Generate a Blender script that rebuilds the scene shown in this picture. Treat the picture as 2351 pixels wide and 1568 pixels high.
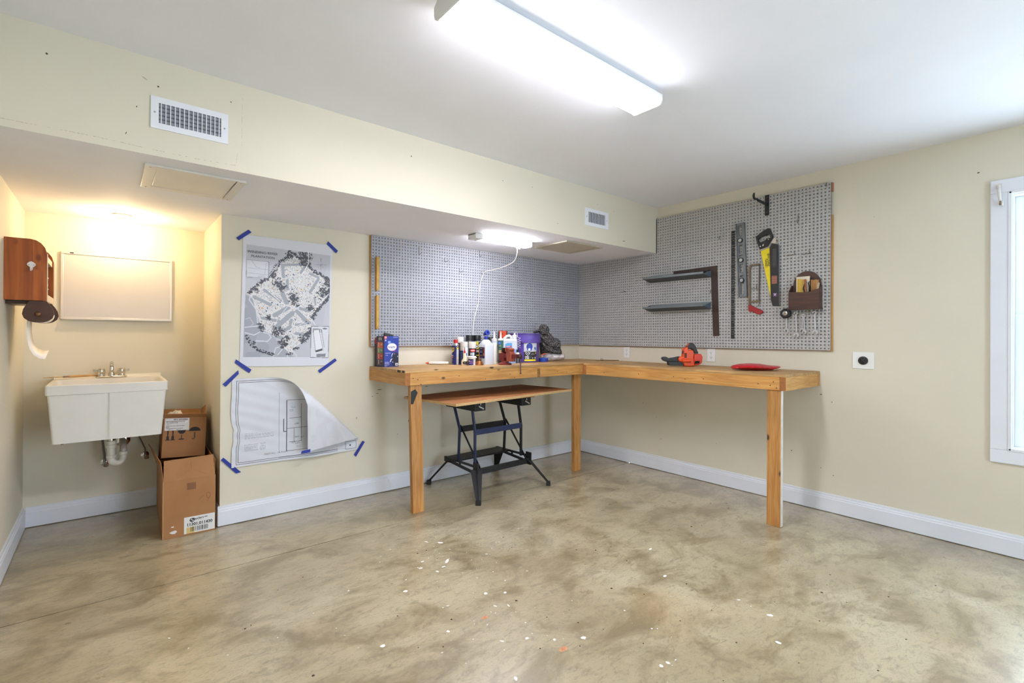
import bpy, bmesh, math, random
import numpy as np
from mathutils import Matrix, Vector

for o in list(bpy.data.objects):
    bpy.data.objects.remove(o, do_unlink=True)
S = bpy.context.scene
C = S.collection
PI = math.pi
R = math.radians
random.seed(7)
rng = np.random.default_rng(11)

# ------------------------------------------------------------------ camera
cd = bpy.data.cameras.new('camera')
cam = bpy.data.objects.new('camera', cd)
C.objects.link(cam)
cd.sensor_fit = 'HORIZONTAL'
cd.sensor_width = 36
cd.lens = 36 * 1115.96 / 2351
cd.shift_y = -14.17 / 2351
cd.clip_start = .02
_d = Vector((0.63807475, 0.76996949, 0.00275583))
_r = Vector((0.76995272, -0.63807955, 0.00522448))
_u = Vector((-0.00578113, 0.00121175, 0.99998255))
cam.matrix_world = Matrix(((_r.x, _u.x, -_d.x, -4.0443), (_r.y, _u.y, -_d.y, -3.7052),
                           (_r.z, _u.z, -_d.z, 1.2635), (0, 0, 0, 1)))
S.camera = cam
VIEW = R(-39.65)          # heading that turns a thing's front (-Y) towards the room's camera side

# ------------------------------------------------------------------ world, exposure
w = bpy.data.worlds.new('overcast_sky')
S.world = w
w.use_nodes = True
bg = w.node_tree.nodes['Background']
bg.inputs[0].default_value = (.70, .84, 1.0, 1)
bg.inputs[1].default_value = 10.5
S.view_settings.view_transform = 'Standard'
S.view_settings.look = 'None'
S.view_settings.gamma = 1
S.view_settings.use_curve_mapping = False
S.view_settings.exposure = 0.2
LAMP_MAIN, LAMP_SOFFIT, LAMP_BULB = 57, 64, 250


# ------------------------------------------------------------------ materials
def lin(c):
    out = []
    for v in c[:3]:
        v = v / 255
        out.append(v / 12.92 if v <= .04045 else ((v + .055) / 1.055) ** 2.4)
    return out


_mats = {}


def mat(name, col, rough=.5, metal=0, var=.0, scale=6, stretch=(1, 1, 1), bump=0, bscale=60, col2=None, detail=4,
        spec=.5, contrast=(.3, .7), trans=0, coat=0, sheen=0, wear=None):
    if name in _mats:
        return _mats[name]
    m = bpy.data.materials.new(name)
    m.use_nodes = True
    nt = m.node_tree
    b = nt.nodes['Principled BSDF']
    c = lin(col)
    b.inputs['Roughness'].default_value = rough
    b.inputs['Metallic'].default_value = metal
    b.inputs['Specular IOR Level'].default_value = spec
    if trans:
        b.inputs['Transmission Weight'].default_value = trans
    if coat:
        b.inputs['Coat Weight'].default_value = coat
    tc = nt.nodes.new('ShaderNodeTexCoord')
    mp = nt.nodes.new('ShaderNodeMapping')
    mp.inputs['Scale'].default_value = stretch
    nt.links.new(tc.outputs['Object'], mp.inputs['Vector'])
    if var or col2:
        n = nt.nodes.new('ShaderNodeTexNoise')
        n.inputs['Scale'].default_value = scale
        n.inputs['Detail'].default_value = detail
        nt.links.new(mp.outputs[0], n.inputs['Vector'])
        rp = nt.nodes.new('ShaderNodeMapRange')
        rp.inputs[1].default_value, rp.inputs[2].default_value = contrast
        nt.links.new(n.outputs[0], rp.inputs[0])
        mx = nt.nodes.new('ShaderNodeMix')
        mx.data_type = 'RGBA'
        c2 = lin(col2) if col2 else [v * (1 - var) for v in c]
        c1 = c if col2 else [min(1, v * (1 + var * .6)) for v in c]
        mx.inputs[6].default_value = (*c1, 1)
        mx.inputs[7].default_value = (*c2, 1)
        nt.links.new(rp.outputs[0], mx.inputs[0])
        nt.links.new(mx.outputs[2], b.inputs['Base Color'])
    else:
        b.inputs['Base Color'].default_value = (*c, 1)
    if bump:
        n2 = nt.nodes.new('ShaderNodeTexNoise')
        n2.inputs['Scale'].default_value = bscale
        n2.inputs['Detail'].default_value = 3
        nt.links.new(mp.outputs[0], n2.inputs['Vector'])
        bp = nt.nodes.new('ShaderNodeBump')
        bp.inputs['Strength'].default_value = bump
        bp.inputs['Distance'].default_value = .002
        nt.links.new(n2.outputs[0], bp.inputs['Height'])
        nt.links.new(bp.outputs[0], b.inputs['Normal'])
    _mats[name] = m
    return m


def emit(name, col, strength):
    m = bpy.data.materials.new(name)
    m.use_nodes = True
    b = m.node_tree.nodes['Principled BSDF']
    b.inputs['Base Color'].default_value = (*lin(col), 1)
    b.inputs['Emission Color'].default_value = (*lin(col), 1)
    b.inputs['Emission Strength'].default_value = strength
    return m


def wood(name, c1, c2, axis='X', dark=(70, 42, 20), ring=1.0, rough=.55):
    """pine-like lumber: grain stretched along one local axis, sparse dark knots"""
    m = bpy.data.materials.new(name)
    m.use_nodes = True
    nt = m.node_tree
    N = nt.nodes.new
    L = nt.links.new
    b = nt.nodes['Principled BSDF']
    b.inputs['Roughness'].default_value = rough
    tc = N('ShaderNodeTexCoord')
    oi = N('ShaderNodeObjectInfo')
    off = N('ShaderNodeVectorMath')
    off.operation = 'SCALE'
    cmb = N('ShaderNodeCombineXYZ')
    for i in range(3):
        L(oi.outputs['Random'], cmb.inputs[i])
    L(cmb.outputs[0], off.inputs[0])
    off.inputs[3].default_value = 37
    add = N('ShaderNodeVectorMath')
    L(tc.outputs['Object'], add.inputs[0])
    L(off.outputs[0], add.inputs[1])
    mp = N('ShaderNodeMapping')
    st = {'X': (.9, 14, 14), 'Y': (14, .9, 14), 'Z': (14, 14, .9)}[axis]
    mp.inputs['Scale'].default_value = st
    L(add.outputs[0], mp.inputs['Vector'])
    n1 = N('ShaderNodeTexNoise')
    n1.inputs['Scale'].default_value = 2.2 * ring
    n1.inputs['Detail'].default_value = 6
    n1.inputs['Distortion'].default_value = .6
    L(mp.outputs[0], n1.inputs['Vector'])
    mul = N('ShaderNodeMath')
    mul.operation = 'MULTIPLY'
    mul.inputs[1].default_value = 9
    L(n1.outputs[0], mul.inputs[0])
    fr = N('ShaderNodeMath')
    fr.operation = 'PINGPONG'
    fr.inputs[1].default_value = 1
    L(mul.outputs[0], fr.inputs[0])
    mx = N('ShaderNodeMix')
    mx.data_type = 'RGBA'
    mx.inputs[6].default_value = (*lin(c1), 1)
    mx.inputs[7].default_value = (*lin(c2), 1)
    L(fr.outputs[0], mx.inputs[0])
    # knots
    mk = N('ShaderNodeMapping')
    mk.inputs['Scale'].default_value = {'X': (.55, 1, 1), 'Y': (1, .55, 1), 'Z': (1, 1, .55)}[axis]
    L(add.outputs[0], mk.inputs['Vector'])
    vo = N('ShaderNodeTexVoronoi')
    vo.inputs['Scale'].default_value = 7.5
    L(mk.outputs[0], vo.inputs['Vector'])
    mr = N('ShaderNodeMapRange')
    mr.inputs[1].default_value, mr.inputs[2].default_value = .05, .11
    mr.inputs[3].default_value, mr.inputs[4].default_value = 1, 0
    L(vo.outputs['Distance'], mr.inputs[0])
    mx2 = N('ShaderNodeMix')
    mx2.data_type = 'RGBA'
    L(mr.outputs[0], mx2.inputs[0])
    L(mx.outputs[2], mx2.inputs[6])
    mx2.inputs[7].default_value = (*lin(dark), 1)
    # broad tone drift
    n3 = N('ShaderNodeTexNoise')
    n3.inputs['Scale'].default_value = 2.5
    L(add.outputs[0], n3.inputs['Vector'])
    hs = N('ShaderNodeHueSaturation')
    r3 = N('ShaderNodeMapRange')
    r3.inputs[1].default_value, r3.inputs[2].default_value = .3, .7
    r3.inputs[3].default_value, r3.inputs[4].default_value = .82, 1.12
    L(n3.outputs[0], r3.inputs[0])
    L(r3.outputs[0], hs.inputs['Value'])
    L(mx2.outputs[2], hs.inputs['Color'])
    L(hs.outputs[0], b.inputs['Base Color'])
    bp = N('ShaderNodeBump')
    bp.inputs['Strength'].default_value = .15
    bp.inputs['Distance'].default_value = .002
    L(fr.outputs[0], bp.inputs['Height'])
    L(bp.outputs[0], b.inputs['Normal'])
    return m


def print_mat(name, rough=.55, coat=0):
    if name in _mats:
        return _mats[name]
    m = bpy.data.materials.new(name)
    m.use_nodes = True
    b = m.node_tree.nodes['Principled BSDF']
    a = m.node_tree.nodes.new('ShaderNodeAttribute')
    a.attribute_name = 'Col'
    m.node_tree.links.new(a.outputs['Color'], b.inputs['Base Color'])
    b.inputs['Roughness'].default_value = rough
    b.inputs['Coat Weight'].default_value = coat
    _mats[name] = m
    return m


# ------------------------------------------------------------------ mesh builder
class MB:
    def __init__(s):
        s.v, s.f = [], []

    def add(s, vs, fs, M=None):
        n = len(s.v)
        if M is not None:
            vs = [M @ Vector(q) for q in vs]
        s.v += [tuple(q) for q in vs]
        s.f += [tuple(i + n for i in f) for f in fs]
        return s

    def box(s, x0, x1, y0, y1, z0, z1, M=None):
        v = [(x, y, z) for z in (z0, z1) for y in (y0, y1) for x in (x0, x1)]
        f = [(0, 2, 3, 1), (4, 5, 7, 6), (0, 1, 5, 4), (2, 6, 7, 3), (0, 4, 6, 2), (1, 3, 7, 5)]
        return s.add(v, f, M)

    def prism(s, poly, a, b, ax='Y', M=None):
        """extrude a 2-D outline between a and b along an axis (outline in the two other axes)"""
        n = len(poly)
        mk = {'Y': lambda q, t: (q[0], t, q[1]), 'Z': lambda q, t: (q[0], q[1], t), 'X': lambda q, t: (t, q[0], q[1])}[ax]
        v = [mk(q, a) for q in poly] + [mk(q, b) for q in poly]
        f = [tuple(range(n)), tuple(range(2 * n - 1, n - 1, -1))]
        f += [(i, (i + 1) % n, n + (i + 1) % n, n + i) for i in range(n)]
        return s.add(v, f, M)

    def ring_prism(s, outer, inner, a, b):
        """outline with one hole (both outlines have the same number of points), extruded in Y"""
        n = len(outer)
        v = [(q[0], t, q[1]) for t in (a, b) for q in outer] + [(q[0], t, q[1]) for t in (a, b) for q in inner]
        f = []
        for i in range(n):
            j = (i + 1) % n
            f += [(i, j, n + j, n + i), (2 * n + i, 3 * n + i, 3 * n + j, 2 * n + j),
                  (i, 2 * n + i, 2 * n + j, j), (n + i, n + j, 3 * n + j, 3 * n + i)]
        return s.add(v, f)

    def lathe(s, prof, n=24, M=None, sx=1, sy=1):
        v, f = [], []
        for r, z in prof:
            for k in range(n):
                a = 2 * PI * k / n
                v.append((r * math.cos(a) * sx, r * math.sin(a) * sy, z))
        for i in range(len(prof) - 1):
            for k in range(n):
                j = (k + 1) % n
                f.append((i * n + k, i * n + j, (i + 1) * n + j, (i + 1) * n + k))
        if prof[0][0] > 1e-6:
            f.append(tuple(range(n - 1, -1, -1)))
        if prof[-1][0] > 1e-6:
            q = (len(prof) - 1) * n
            f.append(tuple(range(q, q + n)))
        return s.add(v, f, M)

    def tube(s, pts, r, n=8, closed=False, M=None, caps=True):
        P = [Vector(q) for q in pts]
        m = len(P)
        rs = r if isinstance(r, (list, tuple)) else [r] * m
        v, f = [], []
        up = None
        for i in range(m):
            if closed:
                t = P[(i + 1) % m] - P[i - 1]
            else:
                t = P[min(i + 1, m - 1)] - P[max(i - 1, 0)]
            t.normalize()
            if up is None:
                up = Vector((0, 0, 1)) if abs(t.z) < .9 else Vector((1, 0, 0))
                up = (up - t * up.dot(t)).normalized()
            else:
                up = (up - t * up.dot(t))
                if up.length < 1e-4:
                    up = Vector((1, 0, 0)) - t * t.x
                up.normalize()
            w_ = t.cross(up)
            for k in range(n):
                a = 2 * PI * k / n
                v.append(P[i] + (up * math.cos(a) + w_ * math.sin(a)) * rs[i])
        for i in range(m if closed else m - 1):
            for k in range(n):
                j = (k + 1) % n
                i2 = (i + 1) % m
                f.append((i * n + k, i * n + j, i2 * n + j, i2 * n + k))
        if caps and not closed:
            f.append(tuple(range(n - 1, -1, -1)))
            f.append(tuple(range((m - 1) * n, m * n)))
        return s.add(v, f, M)

    def bar(s, p, q, wd, th, up=(0, 0, 1), M=None):
        """rectangular bar from p to q, wd across, th along up"""
        p, q = Vector(p), Vector(q)
        t = (q - p).normalized()
        u = Vector(up)
        u = (u - t * u.dot(t)).normalized()
        x = t.cross(u)
        v = []
        for c in (p, q):
            for a, b in ((-1, -1), (1, -1), (1, 1), (-1, 1)):
                v.append(c + x * a * wd / 2 + u * b * th / 2)
        return s.add(v, [(3, 2, 1, 0), (4, 5, 6, 7)] + [(i, (i + 1) % 4, 4 + (i + 1) % 4, 4 + i) for i in range(4)], M)

    def ball(s, c, r, n=14, M=None):
        rx, ry, rz = r if isinstance(r, (tuple, list)) else (r, r, r)
        v, f = [], []
        h = n // 2
        for i in range(h + 1):
            t = PI * i / h
            for k in range(n):
                a = 2 * PI * k / n
                v.append((c[0] + rx * math.sin(t) * math.cos(a), c[1] + ry * math.sin(t) * math.sin(a), c[2] + rz * math.cos(t)))
        for i in range(h):
            for k in range(n):
                j = (k + 1) % n
                f.append((i * n + k, (i + 1) * n + k, (i + 1) * n + j, i * n + j))
        return s.add(v, f, M)

    def surf(s, fn, nu, nv, close_u=False, M=None):
        v = [fn(i / nu, j / nv) for j in range(nv + 1) for i in range(nu + (0 if close_u else 1))]
        k = nu if close_u else nu + 1
        f = []
        for j in range(nv):
            for i in range(nu):
                i2 = (i + 1) % k
                f.append((j * k + i, j * k + i2, (j + 1) * k + i2, (j + 1) * k + i))
        return s.add(v, f, M)


def link(name, me, m=None, parent=None, loc=(0, 0, 0), rot=(0, 0, 0)):
    o = bpy.data.objects.new(name, me)
    C.objects.link(o)
    if m:
        me.materials.append(m)
    if parent:
        o.parent = parent
    o.location = loc
    o.rotation_euler = rot
    return o


def obj(name, mb, m, parent=None, loc=(0, 0, 0), rot=(0, 0, 0), smooth=True, bevel=0, weld=True, seg=2):
    me = bpy.data.meshes.new(name)
    me.from_pydata(mb.v, [], mb.f)
    bm = bmesh.new()
    bm.from_mesh(me)
    if weld:
        bmesh.ops.remove_doubles(bm, verts=bm.verts, dist=1e-6)
    bmesh.ops.recalc_face_normals(bm, faces=bm.faces)
    bm.to_mesh(me)
    bm.free()
    if smooth:
        me.shade_smooth()
        me.set_sharp_from_angle(angle=R(38))
    o = link(name, me, m, parent, loc, rot)
    if bevel:
        md = o.modifiers.new('edge', 'BEVEL')
        md.width = bevel
        md.segments = seg
        md.limit_method = 'ANGLE'
        md.angle_limit = R(40)
    return o


def tag(o, label, cat, group=None, kind=None):
    o['label'] = label
    o['category'] = cat
    if group:
        o['group'] = group
    if kind:
        o['kind'] = kind
    return o


def thing(name, label, cat, loc=(0, 0, 0), rz=0, group=None, rot=None):
    o = bpy.data.objects.new(name, None)
    C.objects.link(o)
    o.empty_display_size = .05
    o.location = loc
    o.rotation_euler = rot if rot else (0, 0, rz)
    return tag(o, label, cat, group)


def struct(o, label=None):
    o['kind'] = 'structure'
    if label:
        o['label'] = label
    return o


def copy_tree(o, parent=None):
    c = o.copy()
    C.objects.link(c)
    if parent:
        c.parent = parent
    for ch in o.children:
        copy_tree(ch, c)
    return c


_tc = {}


def text_geo(body, size, bold=0, align='CENTER', narrow=1):
    k = (body, size, bold, align, narrow)
    if k not in _tc:
        cu = bpy.data.curves.new('t', 'FONT')
        cu.body = body
        cu.size = size
        cu.offset = bold
        cu.resolution_u = 2
        cu.align_x = align
        cu.align_y = 'CENTER'
        o = bpy.data.objects.new('t', cu)
        C.objects.link(o)
        bpy.context.view_layer.update()
        me = bpy.data.meshes.new_from_object(o.evaluated_get(bpy.context.evaluated_depsgraph_get()))
        _tc[k] = ([(v.co.x * narrow, v.co.y) for v in me.vertices], [tuple(p.vertices) for p in me.polygons])
        bpy.data.objects.remove(o)
        bpy.data.curves.remove(cu)
        bpy.data.meshes.remove(me)
    return _tc[k]


def lettering(parent, items, m, name='lettering', wrap=None, y=-.0006):
    """items: (text, x, z, size, [rot], [bold], [narrow]) on the plane facing -Y; wrap: radius of an upright cylinder"""
    mb = MB()
    for it in items:
        t, x, z, sz = it[:4]
        ro = it[4] if len(it) > 4 else 0
        bo = it[5] if len(it) > 5 else 0
        na = it[6] if len(it) > 6 else 1
        vs, fs = text_geo(t, sz, bo, 'CENTER', na)
        c, s_ = math.cos(ro), math.sin(ro)
        out = []
        for a, b in vs:
            px, pz = x + a * c - b * s_, z + a * s_ + b * c
            if wrap:
                out.append(((wrap - y) * math.sin(px / wrap), -(wrap - y) * math.cos(px / wrap), pz))
            else:
                out.append((px, y, pz))
        mb.add(out, fs)
    return obj(name, mb, m, parent, smooth=False, weld=False)


class Canvas:
    """a flat print, drawn as coloured cells; u to the right, v downwards, both in metres"""
    def __init__(s, w_, h_, nx, ny, bg_):
        s.w, s.h, s.nx, s.ny = w_, h_, nx, ny
        s.a = np.zeros((ny, nx, 3)) + np.array(lin(bg_))
        s.U, s.V = np.meshgrid((np.arange(nx) + .5) / nx * w_, (np.arange(ny) + .5) / ny * h_)

    def put(s, m, col, k=1):
        c = np.array(lin(col))
        if np.isscalar(k):
            s.a[m] = s.a[m] * (1 - k) + c * k
        else:
            s.a[m] = s.a[m] * (1 - k[m][:, None]) + c * k[m][:, None]

    def rect(s, u0, v0, u1, v1, col, k=1):
        s.put((s.U >= u0) & (s.U < u1) & (s.V >= v0) & (s.V < v1), col, k)

    def inside(s, pts):
        m = np.zeros(s.U.shape, bool)
        n = len(pts)
        for i in range(n):
            (x0, y0), (x1, y1) = pts[i], pts[(i + 1) % n]
            if y0 == y1:
                continue
            c = ((y0 > s.V) != (y1 > s.V)) & (s.U < (x1 - x0) * (s.V - y0) / (y1 - y0) + x0)
            m ^= c
        return m

    def poly(s, pts, col, k=1):
        s.put(s.inside(pts), col, k)

    def dist(s, pts):
        D = np.full(s.U.shape, 9.)
        for (x0, y0), (x1, y1) in zip(pts[:-1], pts[1:]):
            dx, dy = x1 - x0, y1 - y0
            t = np.clip(((s.U - x0) * dx + (s.V - y0) * dy) / (dx * dx + dy * dy + 1e-12), 0, 1)
            D = np.minimum(D, np.hypot(s.U - x0 - t * dx, s.V - y0 - t * dy))
        return D

    def line(s, pts, wd, col, k=1):
        s.put(s.dist(pts) < wd / 2, col, k)

    def ell(s, u, v, ru, rv, col, k=1):
        s.put(((s.U - u) / ru) ** 2 + ((s.V - v) / rv) ** 2 < 1, col, k)

    def frame(s, u0, v0, u1, v1, wd, col):
        s.line([(u0, v0), (u1, v0), (u1, v1), (u0, v1), (u0, v0)], wd, col)

    def greek(s, u0, v0, u1, v1, lines, col, fill=.75, seed=0, k=.8):
        """rows of unreadable small print"""
        g = np.random.default_rng(seed)
        dv = (v1 - v0) / lines
        for i in range(lines):
            u = u0
            end = u0 + (u1 - u0) * (1 if g.random() < .7 else g.uniform(.4, .9))
            while u < end:
                l = g.uniform(.03, .12) * (u1 - u0)
                s.rect(u, v0 + i * dv + dv * .2, min(u + l, end), v0 + i * dv + dv * .2 + dv * .45, col, k)
                u += l + .025 * (u1 - u0)

    def noise(s, cell, seed=0):
        g = np.random.default_rng(seed)
        ny, nx = int(s.h / cell) + 3, int(s.w / cell) + 3
        q = g.random((ny, nx))
        fu, fv = s.U / cell, s.V / cell
        i, j = fu.astype(int), fv.astype(int)
        a, b = fu - i, fv - j
        a, b = a * a * (3 - 2 * a), b * b * (3 - 2 * b)
        return (q[j, i] * (1 - a) + q[j, i + 1] * a) * (1 - b) + (q[j + 1, i] * (1 - a) + q[j + 1, i + 1] * a) * b

    def sheet(s, name, parent, fn, m=None, smooth=False):
        """fn(u, v) -> x, y, z arrays"""
        nx, ny = s.nx, s.ny
        U, V = np.meshgrid(np.arange(nx + 1) / nx * s.w, np.arange(ny + 1) / ny * s.h)
        X, Y, Z = fn(U, V)
        co = np.stack([X + 0 * U, Y + 0 * U, Z + 0 * U], -1).reshape(-1, 3)
        i = np.arange(ny)[:, None] * (nx + 1) + np.arange(nx)[None, :]
        F = np.stack([i, i + nx + 1, i + nx + 2, i + 1], -1).reshape(-1, 4)
        me = bpy.data.meshes.new(name)
        me.vertices.add(len(co))
        me.vertices.foreach_set('co', co.ravel())
        me.loops.add(F.size)
        me.loops.foreach_set('vertex_index', F.ravel().astype(np.int32))
        me.polygons.add(len(F))
        me.polygons.foreach_set('loop_start', np.arange(0, F.size, 4, dtype=np.int32))
        me.update(calc_edges=True)
        at = me.attributes.new('Col', 'FLOAT_COLOR', 'FACE')
        at.data.foreach_set('color', np.concatenate([s.a.reshape(-1, 3), np.ones((nx * ny, 1))], 1).ravel().astype(np.float32))
        if smooth:
            me.shade_smooth()
        return link(name, me, m or print_mat('printed_paper'), parent)


def flat(x0, z1, y=-.0004):
    return lambda u, v: (x0 + u, y, z1 - v)


def around(r, z1, a0, y=.0004):
    """label wrapped on an upright cylinder, a0 = angle of its left edge (0 = front)"""
    return lambda u, v: ((r + y) * np.sin(a0 + u / r), -(r + y) * np.cos(a0 + u / r), z1 - v)


def inflate(poly, depth, cells=40, noise=0, seed=0, power=.5, flat_back=False, cap=.05, ncell=.02):
    """soft closed body with the given outline (x, z); thickness grows away from the outline"""
    P = np.array(poly, float)
    lo, hi = P.min(0), P.max(0)
    st = max(hi - lo) / cells
    nx, nz = int((hi[0] - lo[0]) / st) + 3, int((hi[1] - lo[1]) / st) + 3
    X, Z = np.meshgrid(lo[0] - st + np.arange(nx) * st, lo[1] - st + np.arange(nz) * st)
    ins = np.zeros(X.shape, bool)
    D = np.full(X.shape, 9.)
    QX, QZ = X.copy(), Z.copy()
    n = len(P)
    for i in range(n):
        (x0, y0), (x1, y1) = P[i], P[(i + 1) % n]
        if y0 != y1:
            ins ^= ((y0 > Z) != (y1 > Z)) & (X < (x1 - x0) * (Z - y0) / (y1 - y0) + x0)
        dx, dy = x1 - x0, y1 - y0
        t = np.clip(((X - x0) * dx + (Z - y0) * dy) / (dx * dx + dy * dy), 0, 1)
        ex, ez = x0 + t * dx, y0 + t * dy
        d_ = np.hypot(X - ex, Z - ez)
        m = d_ < D
        D[m] = d_[m]
        QX[m], QZ[m] = ex[m], ez[m]
    out = ~ins
    X[out], Z[out] = QX[out], QZ[out]
    D[out] = 0
    g = np.random.default_rng(seed)
    nz_ = np.zeros(X.shape)
    amp = 1.
    for k in range(3):
        c = ncell / 2 ** k
        q = g.random((int((hi[1] - lo[1]) / c) + 8, int((hi[0] - lo[0]) / c) + 8))
        fu, fv = np.clip((X - lo[0]) / c + 2, 0, None), np.clip((Z - lo[1]) / c + 2, 0, None)
        i, j = fu.astype(int), fv.astype(int)
        a, b = fu - i, fv - j
        nz_ += amp * ((q[j, i] * (1 - a) + q[j, i + 1] * a) * (1 - b) + (q[j + 1, i] * (1 - a) + q[j + 1, i + 1] * a) * b - .5)
        amp *= .55
    th = depth * np.minimum(1, D / cap) ** power
    front = -(th + noise * nz_ * (D > 0) * np.minimum(1, D / (cap * .3)))
    back = th * (0 if flat_back else 1) + noise * nz_ * (D > 0) * (0 if flat_back else .6)
    mb = MB()
    used = {}
    cellm = [(j, i) for j in range(nz - 1) for i in range(nx - 1) if ins[j:j + 2, i:i + 2].any()]

    def vid(j, i, side):
        k = (j, i, side if D[j, i] > 0 else 0)
        if k not in used:
            used[k] = len(mb.v)
            mb.v.append((X[j, i], (front if k[2] == 0 else back)[j, i] if D[j, i] > 0 else 0., Z[j, i]))
        return used[k]
    for j, i in cellm:
        mb.f.append((vid(j, i, 0), vid(j, i + 1, 0), vid(j + 1, i + 1, 0), vid(j + 1, i, 0)))
        mb.f.append((vid(j, i, 1), vid(j + 1, i, 1), vid(j + 1, i + 1, 1), vid(j, i + 1, 1)))
    mb.f = [f for f in mb.f if len(set(f)) == 4]
    return mb


def rrect(x0, x1, z0, z1, r, n=4):
    out = []
    for cx, cz, a in ((x1 - r, z1 - r, 0), (x0 + r, z1 - r, 90), (x0 + r, z0 + r, 180), (x1 - r, z0 + r, 270)):
        for k in range(n + 1):
            t = R(a + 90 * k / n)
            out.append((cx + r * math.cos(t), cz + r * math.sin(t)))
    return out


def rbox(mb, x0, x1, y0, y1, z0, z1, r=.012, top=None, n=4, M=None):
    """upright box with rounded vertical corners; top = list of (inset, z) shrinking the outline"""
    rows = [(0, z0), (0, z1)] + (top or [])
    pr = rrect(x0, x1, y0, y1, r, n)
    cx, cy = (x0 + x1) / 2, (y0 + y1) / 2
    k = len(pr)
    v, f = [], []
    for ins, z in rows:
        sx, sy = 1 - 2 * ins / (x1 - x0), 1 - 2 * ins / (y1 - y0)
        v += [(cx + (a - cx) * sx, cy + (b - cy) * sy, z) for a, b in pr]
    for i in range(len(rows) - 1):
        f += [(i * k + j, i * k + (j + 1) % k, (i + 1) * k + (j + 1) % k, (i + 1) * k + j) for j in range(k)]
    f += [tuple(range(k - 1, -1, -1)), tuple(range((len(rows) - 1) * k, len(rows) * k))]
    return mb.add(v, f, M)


def B(*a):
    return MB().box(*a)


def wallB(y, z, t=.026):
    """place on the right wall: local X runs to the right along the wall, local -Y out of it"""
    return dict(loc=(-t, y, z), rz=-PI / 2)


def wallA(x, z, t=.026):
    return dict(loc=(x, -t, z), rz=0)

# ================================================================== THE SETTING
HC, HS, YS, XR, YB, XL, YF = 2.50, 2.066, -1.007, -3.476, .759, -4.472, -6.3
T = .1
cream = mat('cream_wall_paint', (220, 213, 194), .6, var=.05, scale=1.2, bump=.08, bscale=220, spec=.3)
white_paint = mat('flat_white_ceiling_paint', (236, 237, 242), .8, var=.03, scale=2, bump=.06, bscale=160, spec=.2)
trim_white = mat('white_trim_paint', (226, 229, 236), .35, var=.03, scale=5, spec=.45)


def floor_material():
    m = bpy.data.materials.new('worn_concrete')
    m.use_nodes = True
    nt = m.node_tree
    N, L = nt.nodes.new, nt.links.new
    b = nt.nodes['Principled BSDF']
    tc = N('ShaderNodeTexCoord')

    def noise(scale, stretch=(1, 1, 1), detail=6, rough=.6, dist=0, rot=0):
        mp = N('ShaderNodeMapping')
        mp.inputs['Scale'].default_value = stretch
        mp.inputs['Rotation'].default_value = (0, 0, rot)
        L(tc.outputs['Object'], mp.inputs[0])
        n = N('ShaderNodeTexNoise')
        n.inputs['Scale'].default_value = scale
        n.inputs['Detail'].default_value = detail
        n.inputs['Roughness'].default_value = rough
        n.inputs['Distortion'].default_value = dist
        L(mp.outputs[0], n.inputs['Vector'])
        return n.outputs[0]

    def rng_(x, a, b_, c=0, d=1):
        r = N('ShaderNodeMapRange')
        r.inputs[1].default_value, r.inputs[2].default_value = a, b_
        r.inputs[3].default_value, r.inputs[4].default_value = c, d
        L(x, r.inputs[0])
        return r.outputs[0]

    def mix(f, a, b_):
        x = N('ShaderNodeMix')
        x.data_type = 'RGBA'
        L(f, x.inputs[0])
        for sck, q in ((6, a), (7, b_)):
            if isinstance(q, tuple):
                x.inputs[sck].default_value = (*lin(q), 1)
            else:
                L(q, x.inputs[sck])
        return x.outputs[2]
    c = mix(rng_(noise(1.1, detail=7), .40, .60), (190, 178, 147), (168, 154, 123))
    c = mix(rng_(noise(3.2, (1, 1.5, 1), 8, .68, .5, .6), .46, .62, 0, .85), c, (130, 114, 82))
    c = mix(rng_(noise(1.7, (1, 1, 1), 6, .6, .8, .2), .55, .72, 0, .7), c, (202, 192, 166))
    c = mix(rng_(noise(13, (1, 2.2, 1), 8, .75, 1.2, .9), .50, .68, 0, .8), c, (124, 111, 90))
    c = mix(rng_(noise(.9, (1, 1, 1), 3, .5, 0, 1.1), .60, .72, 0, .28), c, (186, 152, 110))
    c = mix(rng_(noise(70, (1, 1.6, 1), 5, .7), .54, .72, 0, .6), c, (100, 88, 70))
    L(c, b.inputs['Base Color'])
    L(rng_(noise(4, (1, 1, 1), 6), .3, .7, .26, .42), b.inputs['Roughness'])
    b.inputs['Specular IOR Level'].default_value = .5
    bp = N('ShaderNodeBump')
    bp.inputs['Strength'].default_value = .12
    bp.inputs['Distance'].default_value = .003
    L(noise(60, (1, 1, 1), 5), bp.inputs['Height'])
    L(bp.outputs[0], b.inputs['Normal'])
    b.inputs['Coat Weight'].default_value = .9
    b.inputs['Coat Roughness'].default_value = .32
    return m


fm = MB().box(XL, 0, YF, -.6955, -.1, 0).box(XL, 0, -.6875, YB, -.1, 0).box(XL, 0, -.6955, -.6875, -.1, -.010)
floor = struct(obj('floor', fm, floor_material(), smooth=False, weld=False))

obj('saw_cut_joint', B(XL, 0, -.6952, -.6878, -.0100, -.0085), mat('joint_dirt', (52, 44, 36), .9), floor, smooth=False)

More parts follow.
